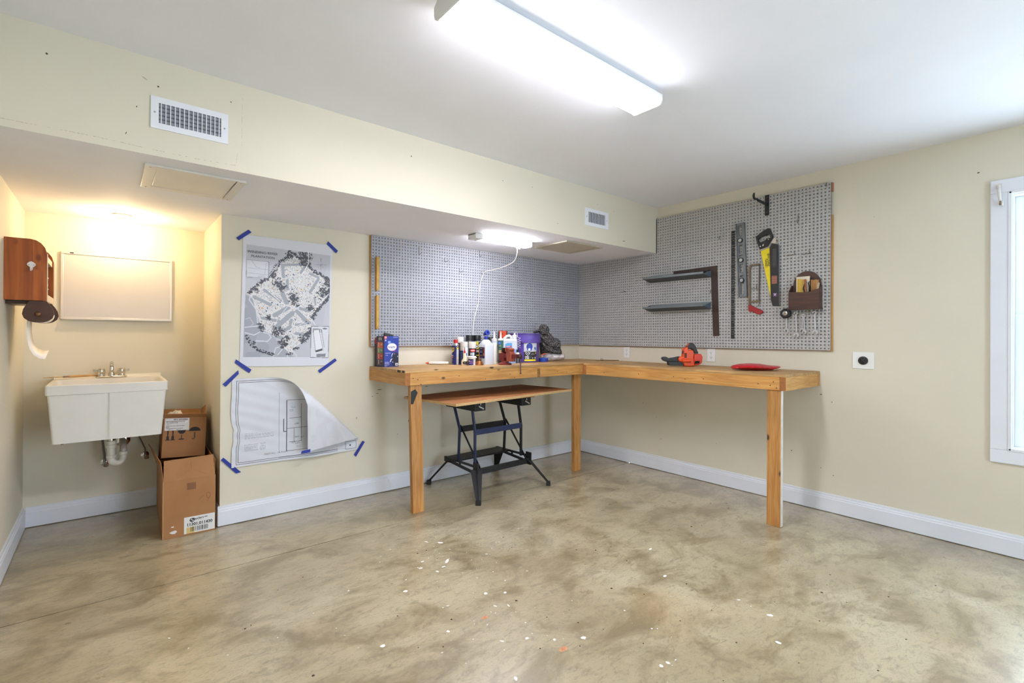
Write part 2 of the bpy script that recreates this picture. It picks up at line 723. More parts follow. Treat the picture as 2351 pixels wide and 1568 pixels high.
# paint drips and grit on the concrete: too many and too small to be things
drops = [(-2.476, -1.135, .017, 1.5), (-2.537, -1.072, .013, 2.4), (-2.574, -1.368, .018, 3), (-2.68, -1.441, .011, 1.6),
         (-2.907, -1.517, .013, 1), (-2.612, -1.783, .012, 1.4), (-2.533, -1.837, .010, 1.3), (-2.593, -1.938, .008, 3),
         (-2.644, -1.902, .008, 2), (-2.92, -1.93, .009, 1), (-3.179, -1.846, .012, 1), (-2.504, -2.326, .013, 1.2),
         (-2.607, -2.258, .008, 1), (-2.689, -2.179, .009, 1.4), (-2.783, -2.127, .008, 3), (-1.771, -2.241, .012, 1.6),
         (-2.402, -2.633, .010, 1), (-2.366, -2.64, .010, 1), (-2.88, -2.333, .009, 2), (-2.733, -1.351, .013, 1.3),
         (-2.685, -1.289, .011, 1.2), (-2.627, -1.415, .011, 2), (-1.55, -2.0, .012, 2.5), (-1.72, -2.75, .014, 1.5),
         (-1.9, -2.86, .012, 1.3), (-1.7, -2.6, .008, 2)]
for k in range(120):
    g = random.gauss
    cx, cy = random.choice([(-2.55, -1.25), (-2.65, -1.75), (-2.2, -1.2), (-2.45, -2.3), (-3.3, -1.6), (-1.8, -2.5), (-2.6, -1.5)])
    drops.append((g(cx, .25), g(cy, .22), abs(g(0, .0022)) + .0015, random.uniform(1, 2.2)))
pm = MB()
for x, y, r_, e in drops:
    if not (XL + .1 < x < -.1 and YF + .1 < y < -.1):
        continue
    a0 = random.uniform(0, PI)
    n = 9
    pts = []
    r_ *= .85
    for k in range(n):
        a = 2 * PI * k / n
        q = r_ * random.uniform(.75, 1.15)
        u, v = q * math.cos(a) * e ** .5, q * math.sin(a) / e ** .5
        pts.append((x + u * math.cos(a0) - v * math.sin(a0), y + u * math.sin(a0) + v * math.cos(a0)))
    pm.prism(pts, .0001, .0007, 'Z')
o = obj('paint_drips', pm, mat('dried_white_paint', (236, 236, 232), .5), floor, smooth=False)
o['kind'] = 'stuff'
gm = MB()
for k in range(70):
    x, y = random.uniform(-3.6, -.5), random.uniform(-3.2, -.8)
    r_ = abs(random.gauss(0, .002)) + .0018
    gm.lathe([(r_, 0), (r_ * .7, .0012)], 6, Matrix.Translation((x, y, .0001)))
o = obj('dark_specks', gm, mat('dark_grit', (64, 50, 40), .7), floor)
o['kind'] = 'stuff'
om = MB()
for x, y, r_ in ((-2.621, -2.324, .013), (-2.737, -1.946, .010)):
    om.lathe([(r_, 0), (r_ * .8, .0006)], 12, Matrix.Translation((x, y, .0001)), sx=1.6)
o = obj('orange_spots', om, mat('orange_marker_dust', (206, 144, 104), .8, var=.3, scale=60), floor)
o['kind'] = 'stuff'

# walls
WY0, WY1, WZ0, WZ1 = -3.372, -4.172, .617, 2.122          # window opening in the right wall
VY0, VY1 = -4.60, -5.40                                   # unseen twin nearer the front wall, added to let in daylight
wm = MB()
for a, b_ in ((.1 + YB, WY0), (WY1, VY0), (VY1, YF - T)):
    wm.box(0, T, b_, a, 0, HC)
for a, b_ in ((WY0, WY1), (VY0, VY1)):
    wm.box(0, T, b_, a, 0, WZ0).box(0, T, b_, a, WZ1, HC)
struct(obj('wall_right', wm, cream, smooth=False, weld=False))
wall_back = struct(obj('wall_back', MB().box(XR, 0, 0, T, 0, HC), cream, smooth=False))
struct(obj('wall_alcove_back', MB().box(XL, XR, YB, YB + T, 0, HS + .1), cream, smooth=False))
struct(obj('wall_alcove_right', MB().box(XR, XR + T, T, YB + T, 0, HS + .1), cream, smooth=False))
wall_left = struct(obj('wall_left', MB().box(XL - T, XL, YF - T, YB + T, 0, HC), cream, smooth=False))
DX0, DX1, DZ = -2.7, -1.85, 2.05  # unseen open doorway, added behind the camera as daylight fill
wm = MB().box(XL, DX0, YF - T, YF, 0, HC).box(DX1, 0, YF - T, YF, 0, HC).box(DX0, DX1, YF - T, YF, DZ, HC)
struct(obj('wall_front', wm, cream, smooth=False, weld=False))
struct(obj('ceiling', MB().box(XL - T, T, YF - T, T, HC, HC + .1), white_paint, smooth=False))
sf = MB().box(XL, 0, YS, 0, HS, HC)
soffit = struct(obj('soffit', sf, cream, smooth=False))
soffit.data.materials.append(white_paint)
for p_ in soffit.data.polygons:
    if p_.normal.z < -.5:
        p_.material_index = 1
struct(obj('ceiling_alcove', MB().box(XL, XR + T, 0, YB + T, HS, HS + .1), white_paint, smooth=False))

# hairline cracks and nail holes on the soffit face, scuffs on the walls
ck = MB()
pl = [(-4.42, 2.095), (-4.241, 2.096), (-4.088, 2.098), (-3.924, 2.092), (-3.742, 2.089), (-3.57, 2.095), (-3.563, 2.187), (-3.546, 2.198), (-3.545, 2.438)]
for (x0, z0), (x1, z1) in zip(pl[:-1], pl[1:]):
    n = max(2, int(math.hypot(x1 - x0, z1 - z0) / .012))
    for k in range(n):
        if random.random() < .3:
            continue
        a, b_ = k / n, (k + random.uniform(.6, 1)) / n
        w_ = random.uniform(.0005, .0013) * (1 if z1 - z0 < .05 else .6)
        P, Q = Vector((x0 + (x1 - x0) * a, YS, z0 + (z1 - z0) * a)), Vector((x0 + (x1 - x0) * b_, YS, z0 + (z1 - z0) * b_ + random.uniform(-.001, .001)))
        ck.bar(P, Q, w_, .0006, (0, 1, 0))
obj('crack', ck, mat('crack_brown', (140, 122, 96), .9), soffit, smooth=False)


def marks(parent, pts, wall, name='scuff_marks', col=(96, 80, 62)):
    mb = MB()
    for u, v, a, b_, ro in pts:
        M = Matrix.Rotation(ro, 4, 'Y')
        M = Matrix.Translation((u, 0, v)) @ M
        if wall == 'B':
            M = Matrix.Rotation(-PI / 2, 4, 'Z') @ M
        elif wall == 'S':
            M = Matrix.Translation((0, YS, 0)) @ M
        mb.prism([(a * math.cos(2 * PI * k / 8), b_ * math.sin(2 * PI * k / 8)) for k in range(8)], -.0005, .0, 'Y', M)
    o = obj(name, mb, mat('scuff_%d' % col[0], col, .9), parent, smooth=False)
    o['kind'] = 'stuff'
    return o


marks(soffit, [(-4.244, 2.391, .004, .004, 0), (-3.881, 2.379, .004, .004, 0), (-3.594, 2.399, .003, .003, 0), (-3.957, 2.266, .002, .004, 0),
               (-3.993, 2.14, .0015, .006, .3), (-3.93, 2.40, .012, .001, .5), (-2.62, 2.37, .004, .004, 0), (-1.9, 2.37, .003, .003, 0),
               (-1.62, 2.38, .003, .003, 0), (-.88, 2.38, .003, .003, 0), (-.66, 2.36, .003, .003, 0), (-1.35, 2.15, .012, .001, -.4),
               (-.52, 2.12, .02, .0025, -.15)], 'S')
marks(wall_back, [(-2.36, .83, .02, .003, 0), (-2.38, .80, .012, .002, 0), (-2.42, .78, .008, .002, 0), (-2.1, .55, .003, .009, 0),
                  (-2.55, .62, .002, .01, 0), (-1.93, .83, .02, .002, -.2), (-2.2, .45, .006, .002, .2)], 'A')
marks(bpy.data.objects['wall_right'], [(2.40, .85, .008, .003, 0), (2.47, .80, .004, .003, 0), (2.2, .40, .004, .004, 0), (1.3, .55, .003, .003, 0),
                                       (1.6, .35, .002, .004, 0), (1.0, .5, .003, .002, 0), (1.05, .30, .005, .002, 0), (3.24, 2.27, .006, .004, 0),
                                       (2.72, 2.1, .002, .002, 0), (2.05, .25, .003, .003, 0), (2.48, .27, .004, .003, 0), (2.4, .31, .003, .003, 0),
                                       (1.85, .85, .005, .002, .2), (.85, .62, .004, .002, 0)], 'B')
# grey-brown soot-like stains low on the alcove wall
# baseboards
prof = [(0, .005), (.015, .005), (.015, .098), (.0125, .103), (.0125, .111), (.007, .117), (.007, .131), (0, .133)]


def baseboard(name, P, Q, out):
    P, Q, out = Vector(P), Vector(Q), Vector(out)
    n = len(prof)
    v = [tuple(c + out * a + Vector((0, 0, z))) for c in (P, Q) for a, z in prof]
    f = [tuple(range(n)), tuple(range(2 * n - 1, n - 1, -1))] + [(i, (i + 1) % n, n + (i + 1) % n, n + i) for i in range(n)]
    return struct(obj(name, MB().add(v, f), trim_white, smooth=False))


baseboard('baseboard_back', (XR - .012, 0, 0), (-.015, 0, 0), (0, -1, 0))
baseboard('baseboard_right', (0, 0, 0), (0, YF, 0), (-1, 0, 0))
baseboard('baseboard_left', (XL, YB, 0), (XL, YF, 0), (1, 0, 0))
baseboard('baseboard_alcove_back', (XL + .015, YB, 0), (XR, YB, 0), (0, -1, 0))
baseboard('baseboard_alcove_right', (XR, 0, 0), (XR, YB - .015, 0), (-1, 0, 0))


# ------------------------------------------------------------------ windows in the right wall
def glass_mat():
    m = bpy.data.materials.new('window_glass')
    m.use_nodes = True
    nt = m.node_tree
    for n in list(nt.nodes):
        if n.type != 'OUTPUT_MATERIAL':
            nt.nodes.remove(n)
    t, g, x = nt.nodes.new('ShaderNodeBsdfTransparent'), nt.nodes.new('ShaderNodeBsdfGlossy'), nt.nodes.new('ShaderNodeMixShader')
    t.inputs[0].default_value = (.96, .98, .98, 1)
    g.inputs['Roughness'].default_value = .02
    x.inputs[0].default_value = .06
    nt.links.new(t.outputs[0], x.inputs[1])
    nt.links.new(g.outputs[0], x.inputs[2])
    nt.links.new(x.outputs[0], nt.nodes['Material Output'].inputs[0])
    return m


GLASS = glass_mat()
vinyl = mat('white_vinyl', (236, 240, 248), .3)


def window(name, y0, y1):
    """casing proud of the wall, jamb lining, two sashes with a meeting rail at 1.39"""
    W_, t = y0 - y1, .078
    e = bpy.data.objects.new(name, None)
    C.objects.link(e)
    e.location, e.rotation_euler = (0, y0, 0), (0, 0, -PI / 2)
    struct(e, 'white framed sash window with flat casing in the cream wall')
    for nm, a in (('casing', (-t, 0, -.02, 0, WZ0, WZ1)), ('casing', (W_, W_ + t, -.02, 0, WZ0, WZ1)),
                  ('casing', (-t, W_ + t, -.02, 0, WZ1, WZ1 + t)), ('casing', (-t, W_ + t, -.02, 0, WZ0 - t, WZ0))):
        obj(nm, B(*a), trim_white, e, bevel=.003)
    b = MB()
    for a in ((-.004, .012, -.024, 0, WZ0, WZ1), (W_ - .012, W_ + .004, -.024, 0, WZ0, WZ1), (0, W_, -.024, 0, WZ1 - .012, WZ1 + .004), (0, W_, -.024, 0, WZ0 - .004, WZ0 + .012)):
        b.box(*a)
    obj('casing_bead', b, trim_white, e, bevel=.002)
    b = MB()
    for a in ((0, .02, -.005, .09, WZ0, WZ1), (W_ - .02, W_, -.005, .09, WZ0, WZ1), (.02, W_ - .02, -.005, .09, WZ1 - .02, WZ1), (.02, W_ - .02, -.005, .09, WZ0, WZ0 + .02)):
        b.box(*a)
    obj('jamb', b, vinyl, e)
    for nm, z0, z1, yy in (('lower_sash', WZ0 + .02, 1.41, .035), ('upper_sash', 1.375, WZ1 - .02, .06)):
        b = MB()
        s_ = .042
        b.box(.02, .02 + s_, yy, yy + .022, z0, z1).box(W_ - .02 - s_, W_ - .02, yy, yy + .022, z0, z1)
        b.box(.02 + s_, W_ - .02 - s_, yy, yy + .022, z0, z0 + s_).box(.02 + s_, W_ - .02 - s_, yy, yy + .022, z1 - s_, z1)
        o = obj(nm, b, vinyl, e, bevel=.002)
        obj('pane', B(.02 + s_, W_ - .02 - s_, yy + .008, yy + .012, z0 + s_, z1 - s_), GLASS, o, smooth=False)
    return e


window('window_1', WY0, WY1)
window('added_window', VY0, VY1)
for y in ((WY0 + WY1) / 2, (VY0 + VY1) / 2):
    ld = bpy.data.lights.new('sky_portal', 'AREA')
    ld.shape, ld.size, ld.size_y = 'RECTANGLE', .8, 1.5
    ld.cycles.is_portal = True
    lo = bpy.data.objects.new('sky_portal', ld)
    C.objects.link(lo)
    lo.location, lo.rotation_euler = (T + .01, y, 1.37), (0, PI / 2, 0)
ld = bpy.data.lights.new('added_doorway_portal', 'AREA')
ld.shape, ld.size, ld.size_y = 'RECTANGLE', DX1 - DX0, DZ
ld.cycles.is_portal = True
lo = bpy.data.objects.new('added_doorway_portal', ld)
C.objects.link(lo)
lo.location, lo.rotation_euler = ((DX0 + DX1) / 2, YF - T - .01, DZ / 2), (PI / 2, 0, 0)

# rod bracket screwed to the window casing
t = thing('rod_bracket', 'old white curtain rod bracket on the upper corner of the window casing', 'bracket', **wallB(-3.329, 2.17, .02))
bw = mat('aged_white_enamel', (222, 218, 212), .4, var=.1, scale=60)
obj('plate', B(-.012, .014, -.003, 0, -.02, .01), bw, t, bevel=.001)
obj('arm', MB().tube([(0, -.004, -.005), (.003, -.02, -.03), (.006, -.028, -.07), (.008, -.026, -.098)], [.009, .0085, .008, .006], 10), bw, t)
obj('cup', MB().lathe([(.009, -.004), (.012, -.004), (.012, .004), (.009, .004)], 14, Matrix.Translation((.009, -.025, -.112)) @ Matrix.Rotation(PI / 2, 4, 'Y')), mat('tarnished_brass', (150, 126, 92), .4, .7), t)
obj('flange', B(.017, .021, -.034, -.012, -.128, -.098), bw, t, bevel=.001)

# ================================================================== LAMPS
t = thing('ceiling_light', 'long white wraparound fluorescent fixture glowing on the ceiling', 'ceiling light', (-2.535, -2.235, HC))
pan = mat('white_enamel', (232, 232, 232), .4)
L2, W2 = .595, .087
obj('pan', MB().prism([(-.055, 0), (.055, 0), (.07, -.018), (W2, -.03), (W2, -.052), (-W2, -.052), (-W2, -.03), (-.07, -.018)], -L2, L2, 'X'), pan, t, smooth=False)
lens = [(W2, -.053), (W2, -.060), (W2 - .006, -.074), (W2 - .018, -.080), (-W2 + .018, -.080), (-W2 + .006, -.074), (-W2, -.060), (-W2, -.053)]
obj('diffuser', MB().prism(lens, -L2 + .006, L2 - .006, 'X'), emit('lit_diffuser', (247, 246, 255), LAMP_MAIN), t, smooth=False)
side_glow = emit('lit_diffuser_side', (247, 246, 255), LAMP_MAIN * .19)
for s_ in (-1, 1):
    obj('diffuser_side', MB().box(-L2 + .006, L2 - .006, min(s_ * W2, s_ * (W2 + .002)), max(s_ * W2, s_ * (W2 + .002)), -.062, -.050), side_glow, t, smooth=False)
for s_ in (-1, 1):
    ep = [(W2 + .003, -.03), (W2 + .003, -.06), (W2 - .004, -.078), (W2 - .016, -.084), (-W2 + .016, -.084), (-W2 + .004, -.078), (-W2 - .003, -.06), (-W2 - .003, -.03), (-.055, -.0), (.055, -.0)]
    a, b_ = sorted((s_ * (L2 - .006), s_ * (L2 + .002)))
    obj('end_cap', MB().prism(ep, a, b_, 'X'), pan, t, bevel=.001)

t = thing('under_soffit_light', 'short slim fluorescent strip glowing under the soffit above the bench', 'strip light', (-1.575, -.59, HS))
obj('housing', B(-.30, .285, -.045, .045, -.012, 0), pan, t, bevel=.002)
obj('diffuser', MB().prism([(-.05, -.012), (.05, -.012), (.05, -.03), (.038, -.042), (-.038, -.042), (-.05, -.03)], -.225, .28, 'X'),
    emit('lit_strip', (246, 245, 255), LAMP_SOFFIT), t, smooth=False)
obj('end_cap', B(-.30, -.225, -.052, .052, -.043, 0), pan, t, bevel=.004)
obj('end_cap', B(.28, .292, -.052, .052, -.043, 0), pan, t, bevel=.003)
obj('pull_chain', MB().tube([(.20, .045, -.04), (.20, .047, -.05), (.235, .047, -.052)], .003, 6), pan, t)

t = thing('bulb_holder', 'bare bulb in a round white porcelain holder on the alcove ceiling', 'bulb holder', (-3.981, .475, HS))
por = mat('white_porcelain', (240, 236, 228), .25)
obj('plate', MB().lathe([(.052, 0), (.056, -.006), (.053, -.012), (.022, -.02), (.019, -.056), (.016, -.058)], 28), por, t)
obj('screw', MB().lathe([(.0035, -.016), (.0035, -.021), (0, -.022)], 8, Matrix.Translation((.01, -.028, .003))), mat('dull_steel', (130, 128, 124), .4, .9), t)
obj('bulb', MB().lathe([(.014, -.058), (.017, -.068), (.026, -.082), (.031, -.1), (.029, -.117), (.020, -.132), (.008, -.138), (0, -.139)], 24),
    emit('lit_bulb', (255, 222, 170), LAMP_BULB), t)


# ================================================================== VENTS AND ACCESS PANELS
vent_white = mat('vent_white_enamel', (228, 230, 236), .35)
vent_dark = mat('duct_shade_grey', (92, 94, 102), .7)  # dark grey of a flat plate, painting in the shade inside the duct
screw_m = mat('painted_screw', (170, 172, 176), .35, .5)


def register(label, x, z, w_, h_, iw, ih, nv, nh):
    t = thing('air_vent', label, 'vent', (x, YS, z))
    fr = MB()
    for a in ((-w_ / 2, -iw / 2, -h_ / 2, h_ / 2), (iw / 2, w_ / 2, -h_ / 2, h_ / 2), (-iw / 2, iw / 2, ih / 2, h_ / 2), (-iw / 2, iw / 2, -h_ / 2, -ih / 2)):
        fr.box(a[0], a[1], -.006, 0, a[2], a[3])
    obj('frame', fr, vent_white, t, smooth=False)
    obj('duct_shade', B(-iw / 2, iw / 2, -.0008, 0, -ih / 2, ih / 2), vent_dark, t, smooth=False)
    for k in range(nv):
        xx = -iw / 2 + (k + .5) * iw / nv
        obj('slat', MB().bar((xx, -.0045, -ih / 2), (xx, -.0045, ih / 2), .0036, .004, (0, 1, 0)), vent_white, t, smooth=False)
    for k in range(nh):
        zz = -ih / 2 + (k + .5) * ih / nh
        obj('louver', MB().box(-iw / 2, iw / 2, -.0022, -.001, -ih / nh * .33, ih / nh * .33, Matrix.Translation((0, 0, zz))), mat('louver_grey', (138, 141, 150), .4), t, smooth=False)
    for s_ in (-1, 1):
        obj('screw', MB().lathe([(.004, 0), (.004, .002), (0, .003)], 10, Matrix.Translation((s_ * (iw / 2 + w_ / 2) / 2, -.006, 0)) @ Matrix.Rotation(PI / 2, 4, 'X')), screw_m, t)
    return t


register('wide white air register on the soffit above the alcove', -3.757, 2.260, .302, .143, .243, .09, 14, 5)
register('white air register on the soffit near the pegboard corner', -.891, 2.259, .300, .143, .215, .088, 11, 0)


def access_panel(label, x0, x1, y0, y1, col):
    t = thing('access_panel', label, 'access panel', ((x0 + x1) / 2, (y0 + y1) / 2, HS))
    a, b_ = (x1 - x0) / 2, (y1 - y0) / 2
    pm_ = mat(col[0], col[1], .45, var=.05, scale=5)
    fr = MB()
    for q in ((-a, -a + .045, -b_, b_), (a - .045, a, -b_, b_), (-a + .045, a - .045, -b_, -b_ + .045), (-a + .045, a - .045, b_ - .045, b_)):
        fr.box(*q, -.012, 0)
    obj('frame', fr, pm_, t, bevel=.002)
    obj('panel', B(-a + .0465, a - .0465, -b_ + .0465, b_ - .0465, -.010, 0), pm_, t, bevel=.002)
    for sx in (-1, 1):
        for sy in (-1, 1):
            obj('screw', MB().lathe([(.004, 0), (.004, -.0015), (0, -.002)], 8, Matrix.Translation((sx * (a - .022), sy * (b_ - .022), -.012))), screw_m, t)


access_panel('cream framed access panel under the soffit in front of the alcove', -3.921, -3.497, -.872, -.442, ('panel_cream', (226, 221, 210)))
access_panel('tan square access panel under the soffit beside the strip light', -1.128, -.67, -.892, -.49, ('panel_tan', (198, 190, 170)))

# ================================================================== PAPERS ON THE BACK WALL
ink = mat('black_ink', (34, 34, 38), .7)
grey_ink = mat('grey_ink', (98, 100, 106), .7)
tape_m = mat('blue_masking_tape', (36, 54, 150), .6, var=.12, scale=30, bump=.2, bscale=300)


def mpx(X, Y):
    """picture position on the map sheet -> metres on the sheet"""
    v = (Y - (125 + .125 * (X - 262))) / ((1490 - .011 * (X - 222)) - (125 + .125 * (X - 262)))
    l, r_ = 262 - 40 * v, 1182 - 42 * v
    return (X - l) / (r_ - l) * .60, v * .905


def paint_map():
    c = Canvas(.60, .905, 290, 437, (212, 213, 221))
    P = lambda L: [mpx(*q) for q in L]
    # printed field with a soft grey ground
    fld = c.inside(P([(292, 228), (1155, 345), (1140, 1395), (255, 1392)]))
    c.put(fld, (188, 189, 198))
    n = c.noise(.12, 3)
    c.put(fld & (n > .62), (196, 197, 205), .7)
    low = P([(283, 745), (350, 790), (390, 950), (410, 1030), (430, 1110), (530, 1160), (640, 1290), (760, 1392), (256, 1392), (272, 900)])
    c.poly(low, (158, 161, 172))
    lowm = c.inside(low)
    c.put(lowm & (c.noise(.07, 4) > .6), (168, 171, 181))
    for L, w_ in (([(290, 720), (330, 740), (315, 800), (380, 900), (400, 1070), (275, 1085)], .008),
                  ([(275, 1140), (360, 1165), (420, 1130), (500, 1150), (525, 1190), (490, 1230), (380, 1225), (350, 1250)], .008),
                  ([(545, 1380), (570, 1300), (620, 1280), (645, 1300), (590, 1370)], .007), ([(690, 1390), (700, 1345), (750, 1330), (790, 1390)], .007),
                  ([(280, 1000), (320, 985), (355, 1050), (330, 1065)], .003)):
        c.line(P(L), w_, (203, 206, 213))
    land = P([(735, 310), (790, 350), (830, 380), (870, 440), (930, 470), (1000, 520), (1080, 560), (1140, 600), (1145, 720), (1120, 800),
              (1050, 860), (1000, 920), (960, 1000), (940, 1060), (930, 1110), (910, 1190), (850, 1240), (780, 1280), (740, 1340), (690, 1330),
              (640, 1290), (600, 1200), (560, 1190), (530, 1150), (430, 1110), (420, 1060), (410, 1000), (380, 930), (370, 880), (350, 800),
              (315, 740), (330, 690), (430, 620), (500, 570), (560, 490), (600, 430), (670, 370)])
    lm = c.inside(land)
    c.put(lm, (216, 216, 217))
    dl = c.dist(land + [land[0]])
    # fairways
    fair = np.zeros(lm.shape, bool)
    for L, w_ in (([(640, 440), (650, 560)], .022), ([(650, 440), (820, 435)], .016), ([(690, 600), (690, 690)], .020), ([(870, 460), (830, 520)], .018),
                  ([(930, 530), (1020, 570)], .018), ([(1020, 590), (930, 720)], .020), ([(460, 700), (620, 810)], .020), ([(360, 770), (520, 850)], .022),
                  ([(640, 730), (680, 830)], .030), ([(820, 890), (930, 920)], .022), ([(790, 920), (900, 1030)], .030), ([(700, 880), (560, 960)], .030),
                  ([(740, 940), (570, 1090)], .034), ([(440, 990), (600, 1020)], .020), ([(730, 1010), (720, 1050)], .020), ([(780, 1060), (930, 1040)], .018),
                  ([(640, 1130), (720, 1080)], .024), ([(780, 1150), (900, 1160)], .022), ([(580, 1180), (640, 1200)], .026), ([(980, 780), (990, 850)], .014)):
        fair |= c.dist(P(L)) < w_ / 2
    c.put(fair & lm, (160, 163, 173))
    # trees: speckled dark masses on the rim and in clumps
    tr = c.noise(.010, 8) * .6 + c.noise(.0045, 9) * .6
    rim = np.zeros(lm.shape)
    for L in ([(320, 720), (430, 620), (500, 570), (560, 490), (600, 430), (670, 370), (735, 315), (790, 350)], [(870, 440), (930, 470), (1000, 520), (1080, 560), (1140, 600), (1145, 720), (1120, 800), (1050, 860), (1000, 920), (960, 1000)], [(930, 1110), (910, 1190), (850, 1240)], [(410, 1060), (430, 1110)]):
        rim = np.maximum(rim, np.clip(1 - c.dist(P(L)) / .020, 0, 1))
    cl = np.zeros(lm.shape)
    for X, Y, r_ in ((870, 350, .055), (850, 400, .035), (900, 440, .03), (720, 330, .03), (540, 540, .03), (600, 640, .042), (640, 680, .03), (760, 790, .042),
                     (1080, 730, .048), (1110, 650, .03), (940, 880, .03), (960, 980, .025), (620, 1120, .03), (580, 1140, .03), (640, 1250, .032), (560, 1100, .02),
                     (850, 1200, .03), (900, 1170, .03), (500, 980, .02), (440, 1090, .02), (690, 1200, .02), (800, 860, .02), (380, 700, .02)):
        u, v = mpx(X, Y)
        cl = np.maximum(cl, np.clip(1.25 - np.hypot(c.U - u, c.V - v) / r_, 0, 1))
    den = np.maximum(rim, cl)
    c.put((tr > .86 - .55 * den) & (den > .05) & fld, (74, 76, 84))
    c.put((tr < .45) & (den > .4) & fld, (150, 152, 160), .5)
    for L in ([(290, 1180), (330, 1260), (400, 1320), (540, 1365)], [(360, 1240), (350, 1260)], [(690, 1360), (730, 1355)], [(640, 1290), (680, 1260)], [(760, 1310), (800, 1300)]):
        dd = c.dist(P(L))
        c.put((dd < .011) & (c.noise(.006, 12) > .42), (62, 64, 70))
    # roads
    for L, w_ in (([(910, 300), (915, 420), (880, 480), (830, 560), (810, 640), (840, 760), (830, 860), (780, 890), (650, 850), (600, 800), (440, 650), (400, 630)], .005),
                  ([(600, 430), (500, 560)], .003), ([(1140, 740), (1000, 880), (900, 950), (990, 1060)], .004), ([(800, 900), (880, 970), (920, 1000)], .004),
                  ([(760, 1090), (860, 1040), (940, 1080)], .003), ([(690, 870), (590, 1000), (540, 1130)], .003)):
        c.line(P(L), w_, (232, 232, 234))
    # houses: grey, orange and navy dots on the open lots
    g = np.random.default_rng(5)
    m2 = lm & (dl > .008) & ~fair & (den < .45)
    ys, xs = np.nonzero(m2)
    for k in range(1150):
        q = g.integers(len(ys))
        u, v = c.U[ys[q], xs[q]], c.V[ys[q], xs[q]]
        z = g.random()
        c.ell(u, v, .0018, .0021, (58, 58, 64) if z < .72 else (216, 158, 92) if z < .94 else (44, 58, 120))
    for X, Y in ((680, 550), (755, 540), (910, 645), (1040, 620), (535, 830), (590, 850), (615, 825), (820, 430), (490, 885), (478, 915), (890, 1025), (910, 1045), (720, 1130), (1050, 800), (990, 775), (740, 690)):
        c.ell(*mpx(X, Y), .0048, .0042, (40, 54, 120))
    for X, Y in ((910, 1010), (838, 695), (440, 885)):
        c.ell(*mpx(X, Y), .005, .005, (232, 160, 70))
    c.ell(*mpx(795, 888), .012, .009, (205, 208, 222))
    # small location inset
    i1 = P([(290, 385), (505, 408), (500, 578), (288, 565)])
    c.poly(i1, (205, 207, 214))
    c.line(i1 + [i1[0]], .0026, (120, 122, 130))
    for L in ([(300, 470), (500, 490)], [(300, 520), (500, 545)], [(340, 395), (380, 460), (420, 470)], [(480, 420), (460, 540)]):
        c.line(P(L), .0022, (150, 152, 160))
    # compass
    for L in ([(1050, 365), (1048, 490)], [(990, 438), (1108, 442)]):
        c.line(P(L), .0024, (120, 122, 130))
    c.line(P([(1020, 415), (1078, 468)]), .002, (140, 142, 150))
    c.line(P([(1078, 415), (1020, 468)]), .002, (140, 142, 150))
    # lower right inset with a block plan
    i2 = P([(945, 1075), (1142, 1078), (1135, 1400), (932, 1398)])
    c.poly(i2, (214, 216, 223))
    c.line(i2 + [i2[0]], .0035, (92, 94, 102))
    c.poly(P([(958, 1095), (1045, 1100), (1050, 1110), (962, 1118)]), (150, 152, 160))
    c.poly(P([(965, 1120), (1050, 1112), (1080, 1310), (990, 1335)]), (226, 227, 231))
    for L in ([(965, 1120), (990, 1335)], [(1035, 1115), (1075, 1320)], [(1055, 1110), (1088, 1290)]):
        dd = c.dist(P(L))
        c.put((dd < .0035) & (np.sin(c.V * 1500) > -.2), (112, 114, 120))
    c.poly(P([(990, 1325), (1065, 1305), (1068, 1325), (992, 1345)]), (70, 72, 78))
    c.poly(P([(1000, 1362), (1105, 1358), (1102, 1392), (1000, 1394)]), (130, 132, 140))
    c.ell(*mpx(1095, 1100), .018, .006, (120, 122, 130))
    c.greek(*mpx(400, 545), *mpx(465, 572), 3, (130, 132, 140), seed=2)
    return c


def sheet_grid(c, TLc, TRc, BRc, BLc, wave, y0=-.002):
    def fn(u, v):
        a, b_ = u / c.w, v / c.h
        f = lambda k: (TLc[k] * (1 - a) + TRc[k] * a) * (1 - b_) + (BLc[k] * (1 - a) + BRc[k] * a) * b_
        return f(0), y0 - wave(a, b_), f(1)
    return fn


t = thing('map_poster', 'grey printed community map taped above the blueprint on the wall', 'poster', (-3.055, -.002, 1.04))
cmap = paint_map()
wv = lambda a, b_: .004 * np.sin(a * PI) * np.clip(b_ - .75, 0, 1) * 4 + .0015 * np.sin(a * 6 + b_ * 3) ** 2
D = lambda x, z: (x + 3.055, z - 1.04)
cmap.sheet('sheet', t, sheet_grid(cmap, D(-3.348, 1.948), D(-2.745, 1.947), D(-2.77, 1.04), D(-3.366, 1.052), wv), print_mat('printed_paper', .5))
lettering(t, [('WINDING RIVER', -.173, .795, .026, 0, .0001, 1.0), ('PLANTATION', -.170, .766, .023, 0, .0001, 1.05)], grey_ink, y=-.0062)

t = thing('blueprint', 'white house plan sheet with its upper right corner curled over', 'blueprint', (-2.975, -.002, .375))


